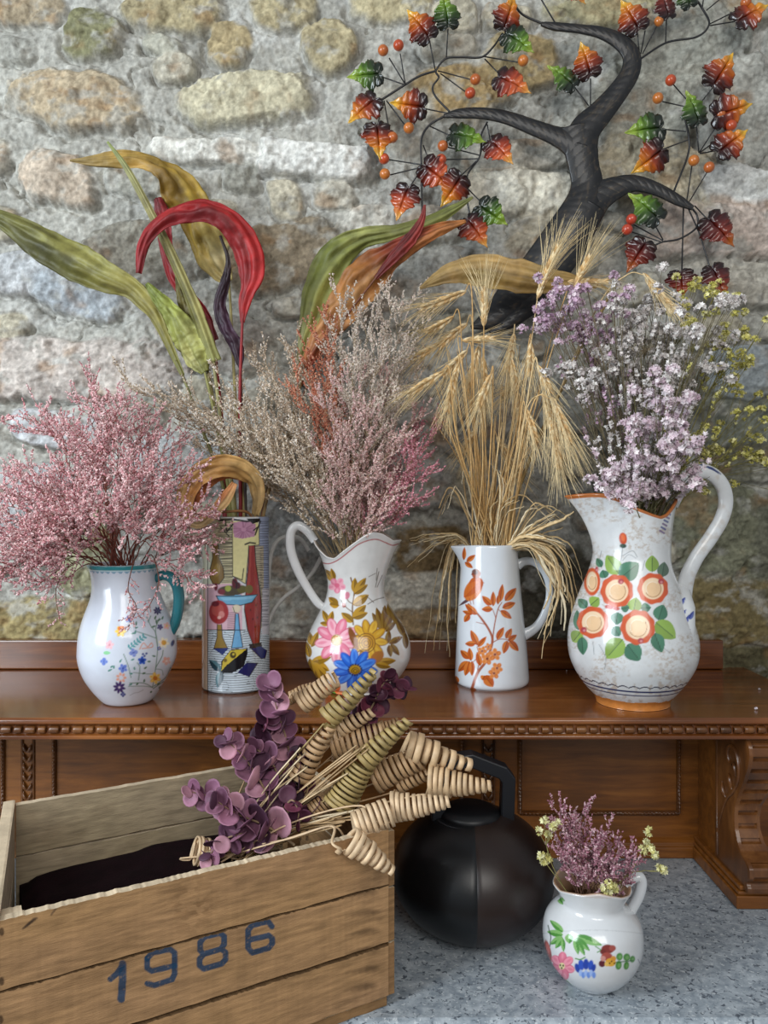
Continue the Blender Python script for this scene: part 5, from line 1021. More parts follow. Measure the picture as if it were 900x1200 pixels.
stat = [('lilac_statice', LI, 'lilac statice sprig reaching up beside the wheat from the rose jug', 'lilac statice beside the wheat', [(648, 345), (664, 362), (688, 338), (655, 388), (682, 398), (704, 372), (718, 348), (640, 378), (672, 380), (695, 415)], 1.22, .0080, 7, 20, .0040),
        ('white_statice', WH, 'silvery white statice sprig at the top of the rose jug bouquet', 'white statice in the rose jug', [(732, 392), (748, 372), (766, 400), (790, 384), (802, 416), (742, 428), (772, 440), (716, 420), (704, 442), (782, 362), (816, 384), (836, 402), (760, 352), (726, 366), (846, 350), (822, 430), (790, 450), (748, 446), (688, 450), (666, 440)], 1.21, .0085, 8, 20, .0042),
        ('pale_lilac_statice', LP, 'pale lilac statice sprig with dense round heads low in the rose jug', 'pale lilac statice low in the rose jug', [(760, 462), (782, 458), (776, 480), (796, 488), (764, 500), (745, 508), (786, 512), (804, 470), (800, 500), (752, 545), (774, 548), (732, 545), (720, 568), (742, 572), (764, 574), (786, 566), (728, 578), (752, 582), (776, 580), (800, 572), (816, 565), (812, 528), (712, 556)], 1.10, .0084, 4, 24, .0046),
        ('yellow_statice', YE, 'yellow statice sprig spreading out beyond the rose jug handle', 'yellow statice in the rose jug', [(800, 352), (838, 344), (826, 370), (850, 392), (872, 386), (856, 418), (884, 398), (860, 442), (888, 462), (896, 492), (880, 512), (872, 532), (838, 532), (836, 556), (820, 508), (896, 540), (812, 335)], 1.25, .0072, 6, 16, .0036)]
for gi, (nm, cols, lab, grp, tips, d0, hr, nh, nf, fs) in enumerate(stat):
    for k, (a, b) in enumerate(tips):
        d = d0 + R0.uniform(-.04, .05); bs = rim_pt(748, 640, D5, R0, 15, .018); tp = P(a, b, d)
        ct = None
        if b > 520: ct = np.array((bs[0] * .5 + tp[0] * .5, bs[1] * .4 + tp[1] * .6, tp[2] - .004))
        statice(nm, lab, grp, bs, tp, 1500 + gi * 50 + k, cols, nh, hr, nf, fs, spread=.015 if gi == 2 else .021, stem_c=['6a5d45', '6b6148', '6f6a48', '77703e'][gi], twig=14 if gi == 1 else 9, ctrl=ct)

# ------------------------------------------------------------------ wheat in the tapered jug
def wheat(base, pts, ear0, ear1, awn, seed, label, group, arch=True, col=None):
    """stalk through pts, ear from ear0 to ear1 (px, py, depth)"""
    rng = np.random.default_rng(seed); e0, e1 = P(*ear0), P(*ear1); T_ = thing('wheat_stalk', label, 'wheat', tuple(base), group)
    path = catmull([base] + [P(*q) for q in pts] + [e0], 26); cs = lin(col or ['d6b27a', 'c8a066', 'e0c492'][seed % 3])
    sm = MB(); tube(sm, path, np.linspace(.0014, .0009, 26), 6, cs); sm.build('stem', M_straw, T_)
    ax = e1 - e0; L = np.linalg.norm(ax); bend = nrm(np.cross(ax, (0, 1, 0))) * L * rng.uniform(-.06, .06); sp = bezier(e0, (e0 + e1) / 2 + bend, e1, 14)
    em = MB(); am = MB(); ng = max(9, int(L / .0034)); tg = tangents(sp); ps, ds, sc, aw = [], [], [], []
    side = nrm(np.cross(tg[7], (0.2, 1, 0.1))); dep = np.cross(tg[7], side)
    for k in range(ng):
        u = (k + .5) / ng; i = min(int(u * 13), 12); f = u * 13 - i; c = sp[i] * (1 - f) + sp[i + 1] * f; t = tg[i]
        for (a, b) in ((1, 0), (-1, 0), (.35, -.9), (-.35, .9)):
            if rng.random() < .06: continue
            o = side * a + dep * b; d = nrm(t * 1.0 + o * .42); w = (1 - .45 * abs(u - .45) * 2)
            ps.append(c + o * .0034 * w); ds.append(d); sc.append((.0026 * w, .0026 * w, .0064 * rng.uniform(.85, 1.1)))
            if rng.random() < .8: aw.append((c + o * .003 * w + d * .004, nrm(t * 1.0 + o * rng.uniform(.10, .46) + rng.normal(size=3) * .07), awn * rng.uniform(.7, 1.1) * (1 - .35 * u)))
    n = len(ps); inst(em, BALL, ps, rotz_to(np.array(ds), rng), np.array(sc), mixcols(rng, ['d8b47e', 'e2c898', 'c8a26a', 'ecd8b0'], n)); em.build('ear', M_straw, T_)
    g = np.array((0, 0, -1)) * .10
    for (a, d, l) in aw: tube(am, a + d * l * np.array((0, .5, 1))[:, None] + g * l * np.array((0, .25, 1))[:, None], np.array((.00042, .00036, .00014)), 3, lin('e4cea0'))
    am.build('awn', M_straw, T_, False); return T_
ears = [((544, 399), (579, 397), 1), ((546, 412), (520, 440), 0), ((560, 408), (546, 462), 0), ((537, 428), (524, 482), 0), ((518, 436), (478, 462), 0), ((513, 404), (484, 420), 0), ((546, 380), (515, 407), 0), ((544, 342), (494, 361), 0), ((602, 393), (594, 433), 0), ((612, 447), (590, 462), 0),
        ((607, 462), (611, 522), 0), ((558, 504), (543, 531), 0), ((583, 513), (607, 557), 0), ((622, 404), (621, 440), 0), ((631, 430), (645, 461), 0), ((566, 420), (568, 470), 0), ((530, 372), (500, 388), 0), ((598, 420), (604, 460), 0), ((616, 480), (628, 520), 0), ((575, 440), (560, 480), 0)]
rw = np.random.default_rng(6)
for k, (a, b, f) in enumerate(ears):
    d = 1.27 + rw.uniform(-.06, .06); bs = np.array((X(574 + rw.uniform(-20, 20), D4), D4 + rw.uniform(-.022, .022), Z(668, D4)))
    ax = np.array(a, float); dirn = nrm(np.array(b, float) - ax); top = ax - dirn * 9 + (0, -5); mid = (574 + (ax[0] - 574) * .62 + 0, 640 + (ax[1] - 640) * .55)
    wheat(bs, [(mid[0], mid[1], d + .01), (top[0] * .9 + mid[0] * .1, top[1] + 8, d)], (*a, d), (*b, d - .01), .068, 300 + k, 'golden wheat ear nodding among the straws above the mouth of the tapered jug', 'nodding wheat in the tapered jug')
wheat(np.array((X(580, D4), D4, Z(668, D4))), [(600, 560, 1.26), (618, 478, 1.23)], (637, 460, 1.22), (656, 548, 1.19), .095, 350, 'largest wheat ear, hanging down beside the lilac statice with long awns', 'nodding wheat in the tapered jug')
wheat(np.array((X(585, D4), D4, Z(668, D4))), [(604, 560, 1.25), (626, 470, 1.21)], (648, 468, 1.2), (668, 520, 1.19), .095, 351, 'wheat ear just beyond the largest hanging ear, awns over the statice', 'nodding wheat in the tapered jug')
wheat(np.array((X(570, D4), D4, Z(668, D4))), [(566, 560, 1.27), (567, 450, 1.26)], (567, 380, 1.25), (567, 338, 1.25), .105, 352, 'single upright wheat ear with long awns in front of the tan leaf', 'upright wheat in the tapered jug')
wheat(np.array((X(590, D4), D4, Z(668, D4))), [(604, 540, 1.27), (620, 420, 1.25)], (630, 348, 1.24), (655, 288, 1.24), .11, 353, 'upright wheat ear fanning long awns over the dark metal trunk', 'upright wheat in the tapered jug')
wheat(np.array((X(592, D4), D4, Z(668, D4))), [(612, 540, 1.25), (644, 420, 1.24)], (674, 334, 1.23), (692, 300, 1.23), .11, 354, 'upright wheat ear nearest the lilac statice, awns across the metal trunk', 'upright wheat in the tapered jug')
wheat(np.array((X(588, D4), D4, Z(668, D4))), [(610, 560, 1.27), (640, 420, 1.27)], (668, 330, 1.25), (712, 330, 1.25), .05, 355, 'wheat ear lying level just above the lilac statice', 'nodding wheat in the tapered jug')
wheat(np.array((X(588, D4), D4, Z(668, D4))), [(640, 500, 1.28), (700, 360, 1.26), (735, 322, 1.23)], (755, 322, 1.22), (790, 364, 1.2), .05, 356, 'wheat ear arching over the white statice away from its jug', 'nodding wheat in the tapered jug')
for k in range(44):   # bare straws between the ears
    d = 1.28 + rw.uniform(-.06, .05); a = rw.uniform(500, 650); b = rw.uniform(400, 500); bs = np.array((X(574 + rw.uniform(-25, 25), D4), D4 + rw.uniform(-.025, .025), Z(668, D4)))
    mb = MB(); tube(mb, catmull([bs, P(574 + (a - 574) * .5, 545, d + .015), P(a, b, d)], 12), np.linspace(.0013, .0006, 12), 5, lin(['d4b078', 'c49c64', 'dec08c'][k % 3]))
    tag(mb.build('bare_straw', M_straw), 'bare golden straw without an ear, standing among the wheat in the tapered jug', 'straw', 'bare straws in the tapered jug')
def strands(name, label, starts, paths, n, seed, cols, w=(.0014, .0038), jit=10):
    rng = np.random.default_rng(seed); mb = MB()
    for k in range(n):
        pts = paths[int(rng.integers(0, len(paths)))]; m = int(rng.integers(max(3, len(pts) - 2), len(pts) + 1)); s = rng.normal(size=2) * jit; sd = rng.normal() * .02
        p = catmull([P(q[0] + s[0] * (i / 2.5) , q[1] + s[1] * (i / 2.5), q[2] + sd * min(i, 2) / 2) for i, q in enumerate(pts[:m])], 26); p[2:] += np.cumsum(rng.normal(size=(24, 3)), 0) * .0007
        tube(mb, clampw(p), rng.uniform(*w) * np.concatenate((np.linspace(.7, 1, 13), np.linspace(1, .35, 13))), 5, lin(cols[k % len(cols)]) * rng.uniform(.8, 1.15), r2=.0004, ref=rng.normal(size=3))
    return tag(mb.build(name, M_straw), label, 'dried straw')
SCOL = ['e2cea6', 'd6ba8a', 'ecdcba', 'c6a878']
strands('straw_tassel', 'pale straw tassel falling over the handle of the tapered jug', None,
        [[(585, 648, 1.30), (612, 634, 1.285), (645, 640, 1.27), (664, 672, 1.26), (672, 720, 1.255)], [(585, 648, 1.30), (620, 640, 1.275), (648, 662, 1.255), (655, 700, 1.25), (640, 742, 1.245)], [(585, 648, 1.30), (616, 636, 1.28), (644, 650, 1.255), (652, 690, 1.245), (645, 720, 1.24), (638, 775, 1.24)],
         [(585, 648, 1.30), (622, 622, 1.28), (655, 605, 1.26), (668, 596, 1.25)], [(585, 648, 1.30), (625, 628, 1.28), (662, 640, 1.265), (676, 690, 1.26)], [(590, 648, 1.30), (622, 640, 1.28), (640, 662, 1.26), (662, 700, 1.25), (664, 735, 1.25)]], 62, 61, SCOL, jit=5)
strands('straw_tassel', 'pale straw tassel sticking out past the spout of the tapered jug', None,
        [[(556, 648, 1.325), (538, 632, 1.345), (510, 640, 1.350), (484, 664, 1.350)], [(556, 648, 1.325), (538, 630, 1.345), (515, 628, 1.350), (490, 634, 1.350)], [(556, 648, 1.325), (536, 632, 1.345), (524, 670, 1.350), (519, 720, 1.350), (516, 762, 1.350)]], 30, 62, SCOL, jit=5, w=(.0010, .0024))
strands('straw_tassel', 'fringe of dry straw leaves bent round the mouth of the tapered jug', None,
        [[(575, 655, 1.30), (588, 600, 1.28), (606, 586, 1.26), (622, 606, 1.25)], [(570, 655, 1.30), (548, 590, 1.28), (536, 566, 1.27), (528, 590, 1.26)], [(590, 655, 1.30), (625, 596, 1.27), (655, 610, 1.26)], [(580, 655, 1.30), (584, 570, 1.27), (575, 548, 1.26), (590, 575, 1.25)]], 20, 63, SCOL, jit=8, w=(.0012, .0028))

# ------------------------------------------------------------------ big dried leaves in the painted vase
def blade(name, label, pts, seed, D=None, cup=.18, crinkle=.05, n=110, stem=None, stem_c='9a8a5a', stem_w=5, nc=17, base=None, group='large dried leaves in the painted vase'):
    """pts: px, py, width px, depth, twist deg, colour, optional second colour (other half)"""
    T_ = thing(name, label, 'dried leaf', (X(276, D2), D2, ZS + .006) if base is None else tuple(base), group)
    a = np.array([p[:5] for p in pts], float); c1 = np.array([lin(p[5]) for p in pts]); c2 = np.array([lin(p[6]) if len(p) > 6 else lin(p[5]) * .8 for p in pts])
    c = catmull(a, n); ctr = np.stack([P(x, y, d) for x, y, d in zip(c[:, 0], c[:, 1], c[:, 3])]); t = tangents(ctr); s0 = nrm(np.cross(t, (0, 1, 0))); n0 = nrm(np.cross(s0, t)); tw = np.radians(c[:, 4])[:, None]
    side = s0 * np.cos(tw) + n0 * np.sin(tw); nn = np.cross(side, t); w = np.maximum(c[:, 2] * (1.22 if c[:, 2].max() > 12 else 1), .8) / F * c[:, 3] / 2; s = np.linspace(-1, 1, nc); u = np.linspace(0, 1, n)
    wob = crinkle * 1.9 * (fbm(u[:, None] * 11 + seed, s[None] * 1.8 + seed, 3) - .5) * 2 + crinkle * 1.5 * (.25 - np.abs(fbm(u[:, None] * 6 + seed * 3 + s[None] * .8, s[None] * 2.2 + seed, 2) - .5)) + .05 * np.sin(s[None] * 9 + u[:, None] * 3)
    ed = 1 + .26 * (fbm(u * 13 + seed, u * 0, 3) - .5)[:, None] * np.abs(s)[None] ** 2
    V = ctr[:, None] + side[:, None] * (w[:, None] * s[None] * ed)[..., None] + nn[:, None] * (w[:, None] * ((cup * 2 * (np.abs(s)[None] ** 1.4 - .4)) + wob * 2))[..., None]
    V[..., 1] = np.minimum(V[..., 1], 1.392)
    k = np.linspace(0, len(pts) - 1, n); C1 = np.stack([np.interp(k, np.arange(len(pts)), c1[:, q]) for q in range(3)], -1); C2 = np.stack([np.interp(k, np.arange(len(pts)), c2[:, q]) for q in range(3)], -1)
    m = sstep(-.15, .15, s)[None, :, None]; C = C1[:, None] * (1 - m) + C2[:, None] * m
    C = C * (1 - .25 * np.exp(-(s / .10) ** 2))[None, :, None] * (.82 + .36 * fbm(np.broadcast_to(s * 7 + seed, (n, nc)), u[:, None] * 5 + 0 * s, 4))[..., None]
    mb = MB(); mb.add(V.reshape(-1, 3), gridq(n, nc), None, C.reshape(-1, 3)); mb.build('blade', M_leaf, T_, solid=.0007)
    sm = MB(); base = np.array((X(276 + (seed % 7 - 3) * 4, D2), D2 + (seed % 5 - 2) * .008, ZS + .008)) if base is None else np.array(base); sp = catmull([base] + [P(*q) for q in stem] + [ctr[0], ctr[min(6, n - 1)]], 40)
    tube(sm, sp, np.linspace(stem_w, max(2.0, stem_w * .5), 40) / F * D2 / 2, 8, lin(stem_c)); sm.build('stem', M_leaf, T_)
    return T_
OL = '7f7b3c'
blade('dried_leaf', 'long olive green leaf arching out to the side above the pink sea lavender', [(214, 440, 4, 1.31, 0, '8a8a4a'), (196, 400, 9, 1.31, 0, '8a8342'), (178, 364, 15, 1.31, 10, '948a44'), (152, 338, 22, 1.31, 20, '9c9350'), (118, 322, 30, 1.31, 10, '9d9857', '7a7436'), (84, 304, 38, 1.31, 0, '8f8a4a', '5c5a2a'), (48, 284, 34, 1.31, -10, '7d7a40', '4a4824'), (14, 264, 22, 1.31, 10, '6f6d3a'), (-16, 248, 10, 1.31, 20, '6a6836')], 1, stem=[(268, 606, 1.29), (236, 500, 1.3)], stem_c='7d7a48', cup=.2, crinkle=.10)
blade('dried_leaf', 'straight stiff pale green leaf spike rising highest from the painted vase', [(250, 424, 15, 1.30, 0, '9a9a5a'), (232, 372, 13, 1.29, 10, 'a0995a', '6f6a34'), (206, 310, 10, 1.28, 5, 'a39a5c', '7a7440'), (178, 252, 8, 1.27, 0, 'a09760'), (150, 200, 6, 1.26, 0, '9c9a66'), (126, 166, 2, 1.26, 0, '8f9a5a')], 2, stem=[(274, 606, 1.29), (262, 520, 1.3)], stem_c='a09a68', cup=.3, crinkle=.02, stem_w=6)
blade('dried_leaf', 'broad ochre gold leaf folded over behind the red curled leaf', [(268, 330, 10, 1.34, 0, 'b9a468'), (252, 306, 34, 1.34, 15, 'c4b280', 'b49c5c'), (240, 280, 36, 1.34, 10, 'bfa860', 'a88b3a'), (228, 250, 34, 1.335, 0, 'b09440', '8f7424'), (214, 224, 38, 1.33, -20, 'b3933a', '8a6a20'), (196, 200, 30, 1.325, -35, 'a88832', '7d5f1c'), (172, 188, 20, 1.32, -20, '9c7c30', 'c09a50'), (140, 186, 17, 1.315, 0, 'b0904a'), (108, 188, 10, 1.31, 10, 'a58a50'), (82, 188, 2, 1.31, 0, '9a8350')], 3, stem=[(286, 606, 1.29), (276, 470, 1.32)], stem_c='a89a62', cup=.22, crinkle=.14)
blade('dried_leaf', 'bright red leaf curling over in a hook above the painted vase', [(284, 378, 4, 1.28, 0, 'a02020'), (286, 352, 13, 1.275, 20, 'a81c1c'), (294, 322, 24, 1.27, 10, 'b82224', '8a1418'), (288, 288, 27, 1.265, 0, 'b4201f', '8f1618'), (270, 260, 27, 1.26, -10, 'a81b1c', '7a1014'), (244, 246, 25, 1.255, -15, '9c1a1c', '6f1014'), (214, 248, 21, 1.25, -10, '981c1e', '74141a'), (186, 262, 15, 1.25, 0, '9c2224'), (168, 286, 11, 1.25, 10, '962024'), (162, 320, 6, 1.25, 0, '8a1c22')], 4, stem=[(282, 606, 1.29), (281, 470, 1.285)], stem_c='8f2426', cup=.25, crinkle=.10, stem_w=5)
blade('dried_leaf', 'dark crimson leaf standing behind the bright red hooked leaf', [(250, 400, 10, 1.325, 30, '6a0f18'), (240, 372, 12, 1.325, 20, '7a121a'), (222, 350, 14, 1.325, 10, '8c161c'), (204, 322, 15, 1.325, 0, '94181c'), (194, 288, 13, 1.325, 10, '8a161c'), (190, 256, 16, 1.325, 20, '7d1218'), (184, 232, 8, 1.325, 10, '741016')], 5, stem=[(264, 606, 1.29), (262, 520, 1.31)], stem_c='8a1f26', cup=.25, crinkle=.10, stem_w=7)
blade('dried_leaf', 'deep purple twisted leaf next to the red stem', [(282, 432, 3, 1.29, 0, '2c1226'), (276, 408, 14, 1.29, 25, '321628'), (264, 384, 15, 1.29, 15, '3a1a30'), (257, 358, 12, 1.29, 0, '341628'), (264, 330, 9, 1.29, -15, '2c1424'), (267, 304, 4, 1.29, 0, '3a2a2a'), (258, 276, 2.5, 1.29, 0, '4a3a30')], 6, stem=[(288, 606, 1.29), (284, 500, 1.29)], stem_c='4a3a34', cup=.3, crinkle=.12, stem_w=4)
blade('dried_leaf', 'short lime green leaf low in front of the crimson leaf', [(240, 436, 8, 1.30, 0, '8a8a44'), (228, 416, 28, 1.30, 15, 'a3a25a', 'b3ae70'), (216, 392, 30, 1.30, 10, 'a9a862', '8f9048'), (200, 366, 18, 1.30, 0, '9aa050'), (184, 348, 12, 1.30, 10, '8f9a44'), (172, 332, 4, 1.30, 0, '7f8a3c')], 7, stem=[(270, 606, 1.29), (254, 500, 1.3)], stem_c='8f8c50', cup=.2, crinkle=.12)
blade('dried_leaf', 'brownish olive leaf with a narrow tip between the crimson and lime leaves', [(242, 428, 10, 1.312, 0, '6f662c'), (232, 396, 22, 1.312, 20, '7f7432'), (222, 366, 20, 1.312, 10, '857a38', '5f5424'), (214, 336, 14, 1.312, 0, '7a6f34'), (208, 310, 5, 1.312, 0, '6a6030')], 8, stem=[(276, 606, 1.29), (258, 510, 1.3)], stem_c='857a48', cup=.25, crinkle=.10)
blade('dried_leaf', 'tan dried leaf curled into a ring in front of the painted vase', [(299, 604, 7, 1.262, 0, 'c8a770'), (302, 584, 13, 1.25, 10, 'd0ae78'), (297, 563, 19, 1.235, 15, 'd2ac70', 'c29a5c'), (280, 549, 21, 1.22, 5, 'd4aa6a', 'ba8e52'), (257, 546, 21, 1.205, -5, 'b58448', 'b5854a'), (234, 556, 20, 1.195, 0, 'c99a5c', 'd8a668'), (219, 577, 17, 1.19, 10, 'cea468', 'ad7640'), (218, 601, 13, 1.19, 15, 'ceaa74'), (231, 614, 9, 1.19, 0, 'd4b684'), (249, 602, 11, 1.195, -10, 'dabb88', 'c89860'), (264, 584, 12, 1.20, 0, 'd8b078', 'cc8450'), (275, 566, 6, 1.205, 10, 'd08e56')], 9, stem=[(298, 640, 1.275)], stem_c='a88a58', cup=.10, crinkle=.10, n=130)
blade('dried_leaf', 'orange inner leaf curled inside the tan leaf ring', [(226, 606, 3, 1.215, 0, 'a8602e'), (229, 588, 9, 1.215, 10, 'b8683a'), (236, 570, 13, 1.218, 10, 'c4743e', '9a4a22'), (250, 558, 14, 1.222, 0, 'c87c44', 'a8562a'), (268, 556, 9, 1.228, -10, 'b8683a'), (284, 562, 3, 1.235, 0, 'a86034')], 10, stem=[(292, 650, 1.275), (294, 604, 1.262), (262, 600, 1.235)], stem_c='9a6a40', cup=.3, crinkle=.08, stem_w=4)
blade('dried_leaf', 'olive green leaf arching towards the metal tree above the bellied jug', [(346, 446, 4, 1.35, 0, '8a8a58'), (352, 414, 8, 1.35, 10, '8f8c52', 'a8a478'), (361, 376, 20, 1.35, 15, '8c8a44', '6a6a30'), (374, 334, 30, 1.35, 5, '8f8f48', '707434'), (394, 300, 30, 1.345, -10, '868a44', '6a7030'), (424, 280, 20, 1.34, -30, '7a7e3c', '9a9c58'), (460, 272, 14, 1.335, -10, '7c7c40'), (500, 260, 15, 1.33, 10, '8a8c4c', '6f7238'), (532, 244, 9, 1.33, 0, '7f8444'), (554, 231, 2, 1.33, 0, '8a8c50')], 11, stem=[(304, 606, 1.29), (326, 520, 1.33)], stem_c='9a967a', cup=.25, crinkle=.08)
blade('dried_leaf', 'orange brown leaf streaked with red, beside the arching olive leaf', [(352, 452, 4, 1.335, 0, '8a4a2a'), (362, 420, 12, 1.335, 0, '94402a', 'b06a3c'), (382, 386, 26, 1.335, 10, 'b5794a', 'c08a58'), (408, 350, 38, 1.33, 10, 'c08c56', 'b07a44'), (432, 320, 38, 1.325, 0, 'b8824c', '9a6230'), (458, 300, 26, 1.32, -15, 'a8683a', '7a3420'), (490, 280, 18, 1.315, -10, 'b06c3c', '8f3424'), (520, 266, 12, 1.31, 0, 'b8743e'), (546, 259, 3, 1.31, 0, 'b0703a')], 12, stem=[(308, 606, 1.29), (332, 530, 1.32)], stem_c='a88a5a', cup=.28, crinkle=.14)
blade('dried_leaf', 'dark red leaf sliver running along the orange brown leaf', [(440, 326, 4, 1.322, 0, '6a1f1c'), (462, 300, 11, 1.312, 10, '7a2420'), (482, 278, 12, 1.306, 0, '8a2a24', '5a1614'), (494, 258, 7, 1.302, 0, '8f3028'), (498, 240, 2, 1.30, 0, '8a2c24')], 13, stem=[(306, 606, 1.29), (330, 530, 1.33), (380, 410, 1.335)], stem_c='7a4a34', cup=.25, crinkle=.05, stem_w=4)
tl = blade('dried_leaf', 'broad tan dried leaf lying level across the foot of the metal trunk', [(700, 334, 6, 1.30, 0, 'a8874e'), (672, 330, 14, 1.30, 0, 'b08e54'), (640, 328, 24, 1.30, 10, 'b8985c', 'a08048'), (604, 322, 32, 1.30, 5, 'b4925a', '9a7a42'), (566, 316, 33, 1.30, 0, 'b0905a', '988048'), (530, 319, 23, 1.30, -5, 'aa8c58', '927444'), (506, 330, 10, 1.30, 0, 'a08450'), (492, 338, 2, 1.30, 0, '947848')], 14, stem=[(600, 600, 1.31), (670, 430, 1.31), (712, 350, 1.305)], stem_c='a88a52', cup=.2, crinkle=.06, base=(X(580, D4), D4, ZS + .02), group=None)

# ------------------------------------------------------------------ bundle of cane cones lying over the crate
def cane_cone(label, b, t, rb, rt, d0, d1, turns, seed, col='b79a72', loose=0., root=None, mid=None, strip=.0044):
    """coiled reed cone from its wide end b to its tip t (pixels), with the reed stem it is wound from"""
    rng = np.random.default_rng(seed); B, T0 = P(*b, d0), P(*t, d1); ax = T0 - B; L = np.linalg.norm(ax); a = ax / L
    e1 = nrm(np.cross(a, (.2, 1, .3))); e2 = np.cross(a, e1); n = int(turns * 30); s = np.linspace(0, 1, n); th = s * turns * 2 * PI + rng.uniform(0, 6)
    r = (rb + (rt - rb) * s ** 1.25) * 1.12 / F * d0 * (1 + loose * .12 * np.sin(th * .5 + 1) + .03 * np.sin(th * .31))
    ss = s + .012 * np.sin(th * .23) * (1 - s); ctr = B + ax * ss[:, None] + e1 * (.0012 * np.sin(s * 5 + seed))[:, None]
    rad = e1 * np.cos(th)[:, None] + e2 * np.sin(th)[:, None]; p = ctr + rad * r[:, None]
    if loose: p = p + a * (np.sin(th + 1.2) * .0035 * loose)[:, None]
    hw, ht = max(strip, L / turns * .86) / 2, .0008; hwv = hw * (1 - .22 * s)
    V = np.stack((p - a * hwv[:, None] - rad * ht, p + a * hwv[:, None] - rad * ht, p + a * hwv[:, None] * .85 + rad * ht * 1.3, p - a * hwv[:, None] * .85 + rad * ht * 1.3), 1).reshape(-1, 3)
    c = lin(col)[None] * (.82 + .36 * vn(th * 1.7 + seed, th * 0))[:, None]
    T_ = thing('cane_cone', label, 'dried cane cone', tuple(B), 'coiled cane cones over the crate')
    mb = MB(); mb.add(V, np.vstack((gridq(n, 4, False, True), [(0, 3, 2, 1), (4 * n - 4, 4 * n - 3, 4 * n - 2, 4 * n - 1)])), None, np.repeat(c, 4, 0)); mb.build('coil', M_cane, T_)
    rt_ = np.array(root) if root is not None else P(258 + rng.uniform(-22, 26), 1004 + rng.uniform(-8, 8), .965 + rng.uniform(-.03, .05))
    md = [P(*m) for m in mid] if mid else [(rt_ * .45 + p[0] * .55) + (0, 0, .006)]
    sm = MB(); sp = catmull([rt_] + md + [p[0] - a * .012, p[0], p[6]], 30); tube(sm, sp, np.linspace(.0014, .0018, 30), 6, lin(col), r2=.0011); sm.build('stem', M_cane, T_)
CG, CN, CL, CP = 'a08a58', 'b3926c', 'c8a983', 'd4b793'
cones = [('gold-toned cane cone standing up in front of the blue painted flower', (381, 845), (440, 788), 12, 4.5, .985, .985, 10, CG, 0),
         ('pale cane cone pointing up at the yellow leaves of the bellied jug', (352, 824), (394, 796), 11.5, 8.5, 1.0, 1.0, 8, CL, 0),
         ('thin cane cone half hidden beneath the pale one against the shelf', (338, 818), (366, 806), 6, 5, 1.02, 1.02, 7, CN, 0),
         ('brown cane cone leaning right beside the purple eucalyptus', (348, 914), (387, 852), 14, 5, .975, .975, 10, CN, 0),
         ('short pale cane cone lying just under the gold-toned upright cone', (394, 858), (436, 834), 9, 4.5, 1.0, 1.0, 7, CL, 0),
         ('wide cane cone lying level behind the gold-toned crossing cone', (386, 873), (450, 858), 17, 10, 1.01, 1.01, 10, CN, 0),
         ('dark cane tip peeping out level with the shelf edge moulding', (444, 852), (466, 847), 5, 4, 1.03, 1.03, 5, CN, 0),
         ('fat gold-toned cane coil nearest the crate rim, below the long slanting cone', (394, 946), (426, 898), 16, 12, .955, .96, 10, CG, 0),
         ('long slanting gold-toned cane cone in the middle of the bundle', (422, 894), (479, 845), 13, 4.5, .96, .965, 10, CG, 0),
         ('grey-brown cane cone under the long slanting gold-toned one', (436, 914), (492, 888), 15, 11, .985, .985, 9, CN, 0),
         ('small cane cone under the grey-brown one, pointing at the kettle', (462, 922), (500, 904), 10, 7, .99, .99, 7, CN, 0),
         ('loosely coiled cane cone reaching furthest up towards the kettle handle', (474, 874), (552, 897), 16, 5, .99, .97, 8, CL, 1.0),
         ('cane cone pointing level across the front of the kettle handle', (500, 914), (575, 922), 17, 4.5, .975, .955, 11, CL, .2),
         ('upper of the two long pale cane cones over the crate corner', (456, 946), (526, 941), 15, 5, .92, .91, 11, CP, .2),
         ('fat pale cane coil running along the crate corner rim', (414, 968), (458, 952), 14, 14, .905, .91, 7, CP, .3),
         ('pale cane cone hanging down over the crate front near its corner', (406, 982), (458, 1020), 15, 4.5, .872, .862, 8, CP, .7),
         ('small brown cane coil buried among the stems beside the fat gold-toned one', (366, 952), (384, 938), 9, 7, .955, .96, 5, CN, 0),
         ('round pale cane coil seen end-on inside the crate below the eucalyptus', (228, 998), (252, 1000), 14, 12, .965, .972, 6, CP, .5)]
for k, (lab, b, t, rb, rt, d0, d1, tn, col, lo) in enumerate(cones):
    mid = None; root = None
    if k in (14, 15): mid = [(330, 985, .90), (388, 968, .886)]
    if k == 13: mid = [(340, 965, .92), (420, 944, .925)]
    if k == 17: root = P(300, 1012, .965)
    cane_cone(lab, b, t, rb, rt, d0, d1, tn, 700 + k, col, lo, root, mid)
rb_ = np.random.default_rng(77)
for k in range(40):   # loose reeds of the bundle
    x1, y1 = [(400, 905), (385, 930), (410, 948), (395, 955), (350, 900), (420, 880), (366, 880), (410, 962)][k % 8]; x1 += rb_.uniform(-14, 14); y1 += rb_.uniform(-8, 8); d1 = .955 + rb_.uniform(-.02, .03)
    if y1 > 945: d1 = .925
    a = P(258 + rb_.uniform(-16, 40), 1002 + rb_.uniform(-10, 8), .955 + rb_.uniform(-.02, .03)); b = P(x1, y1, d1); m = (a + b) / 2 + (0, rb_.uniform(-.008, .008), rb_.uniform(.000, .012))
    mb = MB(); tube(mb, catmull([a, m, b], 16), .0021, 6, lin(['d4bb94', 'c0a27a', 'dcc8a6', 'ae9068'][k % 4]), r2=.0010)
    tag(mb.build('cane_reed', M_cane), 'loose straight cane reed among the stems lying over the crate', 'cane reed', 'loose cane reeds in the crate')

